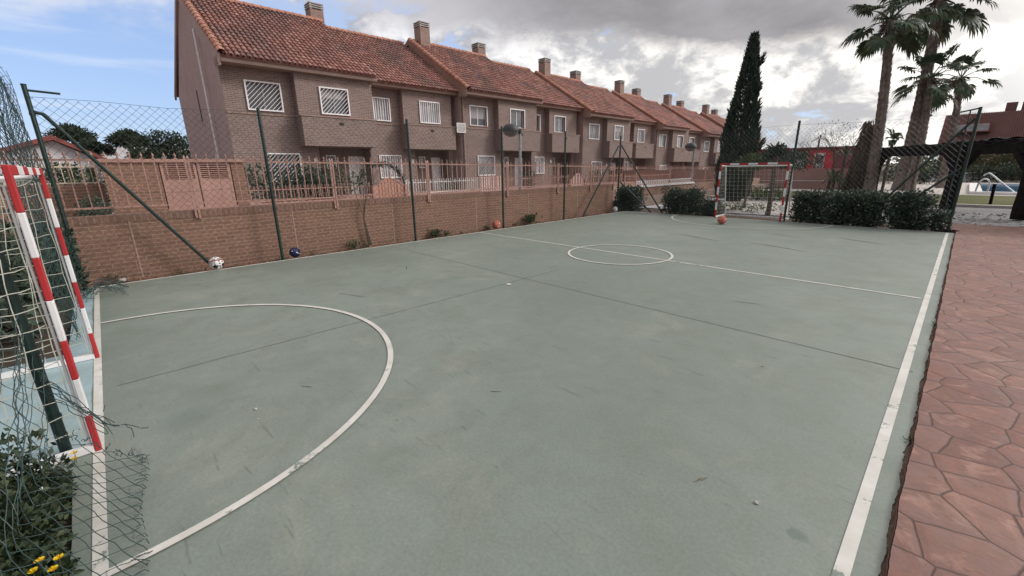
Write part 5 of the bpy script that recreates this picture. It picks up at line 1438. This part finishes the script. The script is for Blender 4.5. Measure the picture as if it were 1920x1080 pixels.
# pollarded little tree behind the far goal
tr = thing('pollarded_tree', 'thin leaning tree with a knobbly pollarded top behind the far goal', 'tree', (-4.25, 15.6, 0))
g = MB(); g.tube([(-4.25, 15.6, -.05), (-4.22, 15.6, .6), (-4.24, 15.6, 1.2), (-4.28, 15.6, 1.95)], [.085, .065, .06, .075], 8)
for a in range(9):
    an = a * .7; d = Vector((math.cos(an), math.sin(an) * .6, .75)).normalized(); p = Vector((-4.28, 15.6, 1.85 + .02 * a)); e = p + d * R.uniform(.12, .25); e2 = e + Vector((d.x * .2, 0, R.uniform(.02, .12)))
    g.tube([tuple(p), tuple(e), tuple(e2)], [.045, .03, .014], 5)
part('trunk', g, M['bark'], tr)
g = MB(); crown(g, [((-4.34, 15.6, 1.93), (.30, .22, .17)), ((-4.2, 15.6, 2.02), (.2, .2, .14)), ((-4.5, 15.6, 1.75), (.2, .2, .12)), ((-3.98, 15.6, 1.85), (.16, .15, .1))], 1500, .07, .03, .2); part('crown', g, M['leaf'], tr, fix=False)
tree('small_tree', 'light green small tree right of the cypress foot', (-5.6, 17.5, 0), [(-5.6, 17.5, -.05), (-5.55, 17.5, 1.0), (-5.5, 17.5, 1.4)], [((-5.5, 17.5, 1.65), (.55, .4, .28)), ((-5.1, 17.5, 1.75), (.35, .3, .2)), ((-5.75, 17.5, 1.45), (.3, .3, .2))], 1500, .08, .04, 'leaf2', .05)
tree('small_tree', 'dark small tree behind the second far fence post', (-5.4, 22, 0), [(-5.4, 22, -.05), (-5.4, 22, 1.2)], [((-5.5, 22, 1.75), (.6, .4, .4)), ((-5.0, 22, 1.7), (.4, .4, .4))], 1300, .09, .045, 'leaf', .06)
hedge('bush', 'leafy bush in front of the pink wall behind the far goal net', 'bush', -6.9, -5.2, 21.5, 22.4, -.05, .6, 20, 1200, .09, .045, 'leaf2', None, .2, .35)
hedge('hedge', 'clipped dark hedge beyond the pool', 'hedge', -.5, 5, 49.6, 50.6, 0, 1.35, 60, 3000, .16, .08, 'leaf', None, .35, .6)
hedge('hedge', 'grey-green hedge far behind the pergola posts', 'hedge', -4.8, -.6, 44, 45, 0, 1.3, 50, 2600, .16, .08, 'leaf', None, .3, .5)
hedge('hedge', 'brownish tall hedge in front of the terracotta house', 'hedge', -3.4, 9, 55, 57, 0, 2.5, 90, 4200, .22, .11, 'leaf2', None, .5, .9)
hedge('shrub', 'yellow-green shrub seen under the pergola beam', 'bush', -2.6, -1.8, 40.5, 41.3, .9, 1.8, 14, 500, .12, .05, 'leaf2', None, .25, .4)
hedge('rockery_plants', 'grey low plants on the gravel behind the far goal', 'plants', -7.2, -4.2, 15.9, 17.2, -.04, .26, 40, 1500, .06, .03, 'leaf2', None, .12, .2)
hedge('tree_belt', 'low dark belt of trees on the horizon behind the palms', 'trees', -14, 6, 74, 78, 0, 3.1, 80, 4200, .34, .16, 'leaf', None, .7, 1.2)
# left background trees
def umbrella(label, base, hc, sx_, seed, mat='pine', n=5200):
    R.seed(seed); x, y, z = base
    bl = []
    for i in range(12):
        a = R.uniform(0, 6.28); q = R.random() ** .6; bl.append(((x + sx_ * .6 * q * math.cos(a), y + sx_ * .62 * q * math.sin(a), hc + R.uniform(-.35, .45) - .5 * q), (sx_ * .36, sx_ * .40, sx_ * .20)))
    return tree('pine_tree', label, base, [(x, y, z), (x + .1, y + .2, z + (hc - z) * .5), (x, y, hc - .6)], bl, n, .26, .09, mat, .22, 'pine trees at far left', True, .3)
umbrella('dark umbrella pine above the white gabled house', (-56, -.9, .3), 5.2, 2.0, 21)
umbrella('smaller umbrella pine right of the first one, behind the brace', (-52, .55, .3), 4.1, 1.1, 22, n=2600)
umbrella('dark rounded pine left of the nearest house', (-50, 2.6, .3), 4.6, 1.7, 23)
R.seed(31)
tree('olive_tree', 'broad green tree touching the gable of the nearest house', (-44, 4.0, .3), [(-44, 4.0, .3), (-44, 4.1, 2)], [((-44, 3.2, 3.4), (1.2, 1.1, .9)), ((-44, 4.3, 3.9), (1.2, 1.3, .9)), ((-43.5, 5.2, 3.5), (1.2, 1.0, 1.0)), ((-43, 4.4, 2.6), (1.3, 1.6, .9)), ((-43, 2.7, 2.7), (1, .8, .6))], 5200, .22, .10, 'pine', .16)
hedge('shrub', 'pale dry shrub in front of the white gabled house', 'bush', -30, -28.5, -1.6, .9, .35, 2.0, 20, 1400, .16, .07, 'leaf2', None, .3, .55)
R.seed(5)
# weeds along the foot of the brick wall
def weed(x, y, n, h, label, mat='leaf2', group='weeds round the edge of the court', name='weed'):
    g = MB()
    for i in range(n):
        a = R.uniform(0, 2 * PI); o_ = Vector((math.cos(a), math.sin(a), 0)); p = Vector((x + R.gauss(0, min(.02, h * .2)), y + R.gauss(0, h * .35), R.uniform(-.02, h * .55)))
        if i % 3 == 0: g.tube([(x, y, -.03), tuple(p.lerp(Vector((x, y, p.z)), .5)), tuple(p)], [.004, .003, .002], 4)
        d = (o_ * .8 + Vector((0, 0, R.uniform(.3, 1.4)))).normalized(); leaf(g, p, d, h * R.uniform(.25, .5), h * R.uniform(.1, .2))
    return single(name, g, M[mat], label, 'weed', (x, y, 0), group, fix=False)
weed(-8.6, 5.65, 90, .24, 'green weed clump right of the third green post')
weed(-8.58, 5.95, 60, .15, 'low spreading weed beside the tallest wall weed')
weed(-8.62, 3.62, 34, .22, 'dark weed at the wall foot below the twiggy sapling')
weed(-8.6, 3.92, 26, .10, 'small weed next to the bare sapling stem')
weed(-8.58, 7.25, 46, .14, 'weed spreading left of the orange ball by the wall')
weed(-8.6, 8.95, 70, .36, 'tall weed against the wall between lamp and fourth post')
weed(-8.58, 8.3, 34, .12, 'low weed right of the orange ball by the wall')
weed(-8.58, 6.4, 24, .10, 'tiny weed tuft midway along the brick wall')
weed(-8.6, 2.75, 24, .09, 'dry weed tuft right of the blue ball', 'dry')
weed(-8.62, -.1, 30, .16, 'dark withered weed at the wall foot near the goal', 'dry')
weed(-8.6, 11.6, 20, .12, 'weed at the wall foot near the fence corner')
weed(.062, 3.1, 20, .045, 'small grass tuft in the crack beside the path')
weed(.062, 5.7, 14, .05, 'tiny grass tuft far along the path crack')
R.seed(8)
# dead leaves in the dirt strip under the wall, one loose litter layer
g = MB()
for i in range(700):
    y = -.3 + 13.6 * R.random(); p = Vector((-8.70 + .3 * R.random() ** 1.6, y, -.03 + .035 * R.random())); leaf(g, p, (rv() + Vector((0, 0, .1))).normalized(), R.uniform(.02, .055), R.uniform(.01, .025))
for i in range(900):
    p = Vector((R.uniform(-3.6, -1.3), -.44 - .75 * R.random(), R.uniform(-.05, .02))); leaf(g, p, (rv() * Vector((1, 1, .4))).normalized(), R.uniform(.02, .06), R.uniform(.008, .025))
o = part('leaf_litter', g, M['dry'], None, fix=False); tag(o, 'dry leaf litter in the dirt strips', 'leaf litter', None, 'stuff')
g = MB()
def stone(mb, x, y, z, s):
    vs = []; n = 7
    for j in range(4):
        for i in range(n):
            th = PI * (j + .5) / 4; ph = 2 * PI * i / n; q = s * R.uniform(.8, 1.2); vs.append((x + q * math.sin(th) * math.cos(ph), y + q * math.sin(th) * math.sin(ph), z + q * .6 * (math.cos(th) + .7)))
    mb.add(vs, [(j * n + i, j * n + (i + 1) % n, (j + 1) * n + (i + 1) % n, (j + 1) * n + i) for j in range(3) for i in range(n)] + [tuple(range(n)), tuple(range(4 * n - 1, 3 * n - 1, -1))])
for i in range(260): stone(g, R.uniform(-3.6, -1.3), -.46 - .7 * R.random(), -.05, R.uniform(.006, .02))
for i in range(900): stone(g, R.uniform(-7.5, 5.5), R.uniform(15.75, 20), -.03, R.uniform(.015, .05))
for i in range(150): stone(g, -8.66 + .26 * R.random(), 13.6 * R.random(), -.05, R.uniform(.006, .018))
o = part('loose_gravel', g, M['pebble'], None, fix=False); tag(o, 'loose pebbles in the dirt strip and gravel bed', 'pebbles', None, 'stuff')
def pebble(x, y, s, label, mat='pebble'):
    g = MB(); stone(g, x, y, .0, s); single('stone', g, M[mat], label, 'stone', (x, y, 0), 'stones lying on the court')
pebble(-.40, 1.96, .012, 'pale stone on the court near the right touch line')
pebble(-3.04, .47, .012, 'pale stone lying inside the near goal area line')
pebble(-2.9, .45, .006, 'tiny pale chip beside the stone in the near goal area')
pebble(-8.5, -.02, .05, 'white rock in the dirt by the near wall corner')
pebble(-8.18, 3.2, .014, 'little pale chip near the left touch line by the sapling')
# twigs and scuffed leaves on the court
def litter(x, y, a, ln, label):
    g = MB(); d = Vector((math.cos(a), math.sin(a), 0)); s = Vector((-d.y, d.x, 0)); p = Vector((x, y, .006))
    g.add([tuple(p), tuple(p + d * ln * .4 + s * ln * .12 + Vector((0, 0, .004))), tuple(p + d * ln + Vector((0, 0, .01))), tuple(p + d * ln * .5 - s * ln * .1)], [(0, 1, 2, 3)])
    g.add([tuple(p - d * ln * .4), tuple(p - d * ln * .4 + s * .003), tuple(p + s * .003), tuple(p)], [(0, 1, 2, 3)])
    single('fallen_leaf', g, M['dry'], label, 'leaf', (x, y, 0), 'leaves fallen on the court', fix=False)
for x, y, a, ln, lb in ((-.66, 1.90, 1.2, .04, 'curled brown leaf on the court left of the pale stone at right'), (-2.24, 1.08, .8, .018, 'tiny brown leaf on the court just outside the goal area curve'),
                        (-.85, 3.52, .3, .03, 'small dark leaf on the court near the long slab joint at right'), (-4.6, 2.0, .3, .03, 'small leaf on the court above the goal area curve'), (-7.9, 1.9, 1.0, .05, 'dry leaf on the court edge near the white football')):
    litter(x, y, a, ln, lb)
# dandelions at lower left
def dandelion(x, y, z, label):
    t = thing('yellow_flower', label, 'flower', (x, y, 0), 'yellow flowers at lower left')
    g = MB(); g.tube([(x, y - .01, -.05), (x, y, z)], .002, 4); part('stem', g, M['leaf2'], t)
    g = MB()
    for i in range(26):
        a = 2.4 * i; d = Vector((math.cos(a), math.sin(a), .5)); leaf(g, Vector((x, y, z)), d.normalized(), .017, .008)
    part('petals', g, M['yellow'], t, fix=False)
for x, y, z, lb in ((-2.07, -.426, .20, 'yellow flower at bottom left, highest of the front cluster'), (-2.038, -.376, .20, 'yellow flower at bottom left, rightmost of the front cluster'), (-2.04, -.443, .19, 'yellow flower at bottom left, nearest the frame corner'),
                    (-2.015, -.394, .18, 'yellow flower at bottom left, lowest of the front cluster'), (-3.15, -.392, .06, 'upper yellow flower beside the foot of the near green post'), (-3.14, -.40, .03, 'lower yellow flower beside the foot of the near green post')):
    dandelion(x, y, z, lb)
lg = thing('log_edging', 'weathered log edging the soil bed at lower left', 'log', (-2.5, -.62, 0))
g = MB(); n = 12; g.tube([(-3.0 + 1.9 * i / n, -.50 - .10 * math.sin(i * .5) - .05 * i / n, .0) for i in range(n + 1)], [.05 * R.uniform(.85, 1.15) for i in range(n + 1)], 10); part('log', g, M['bark'], lg)
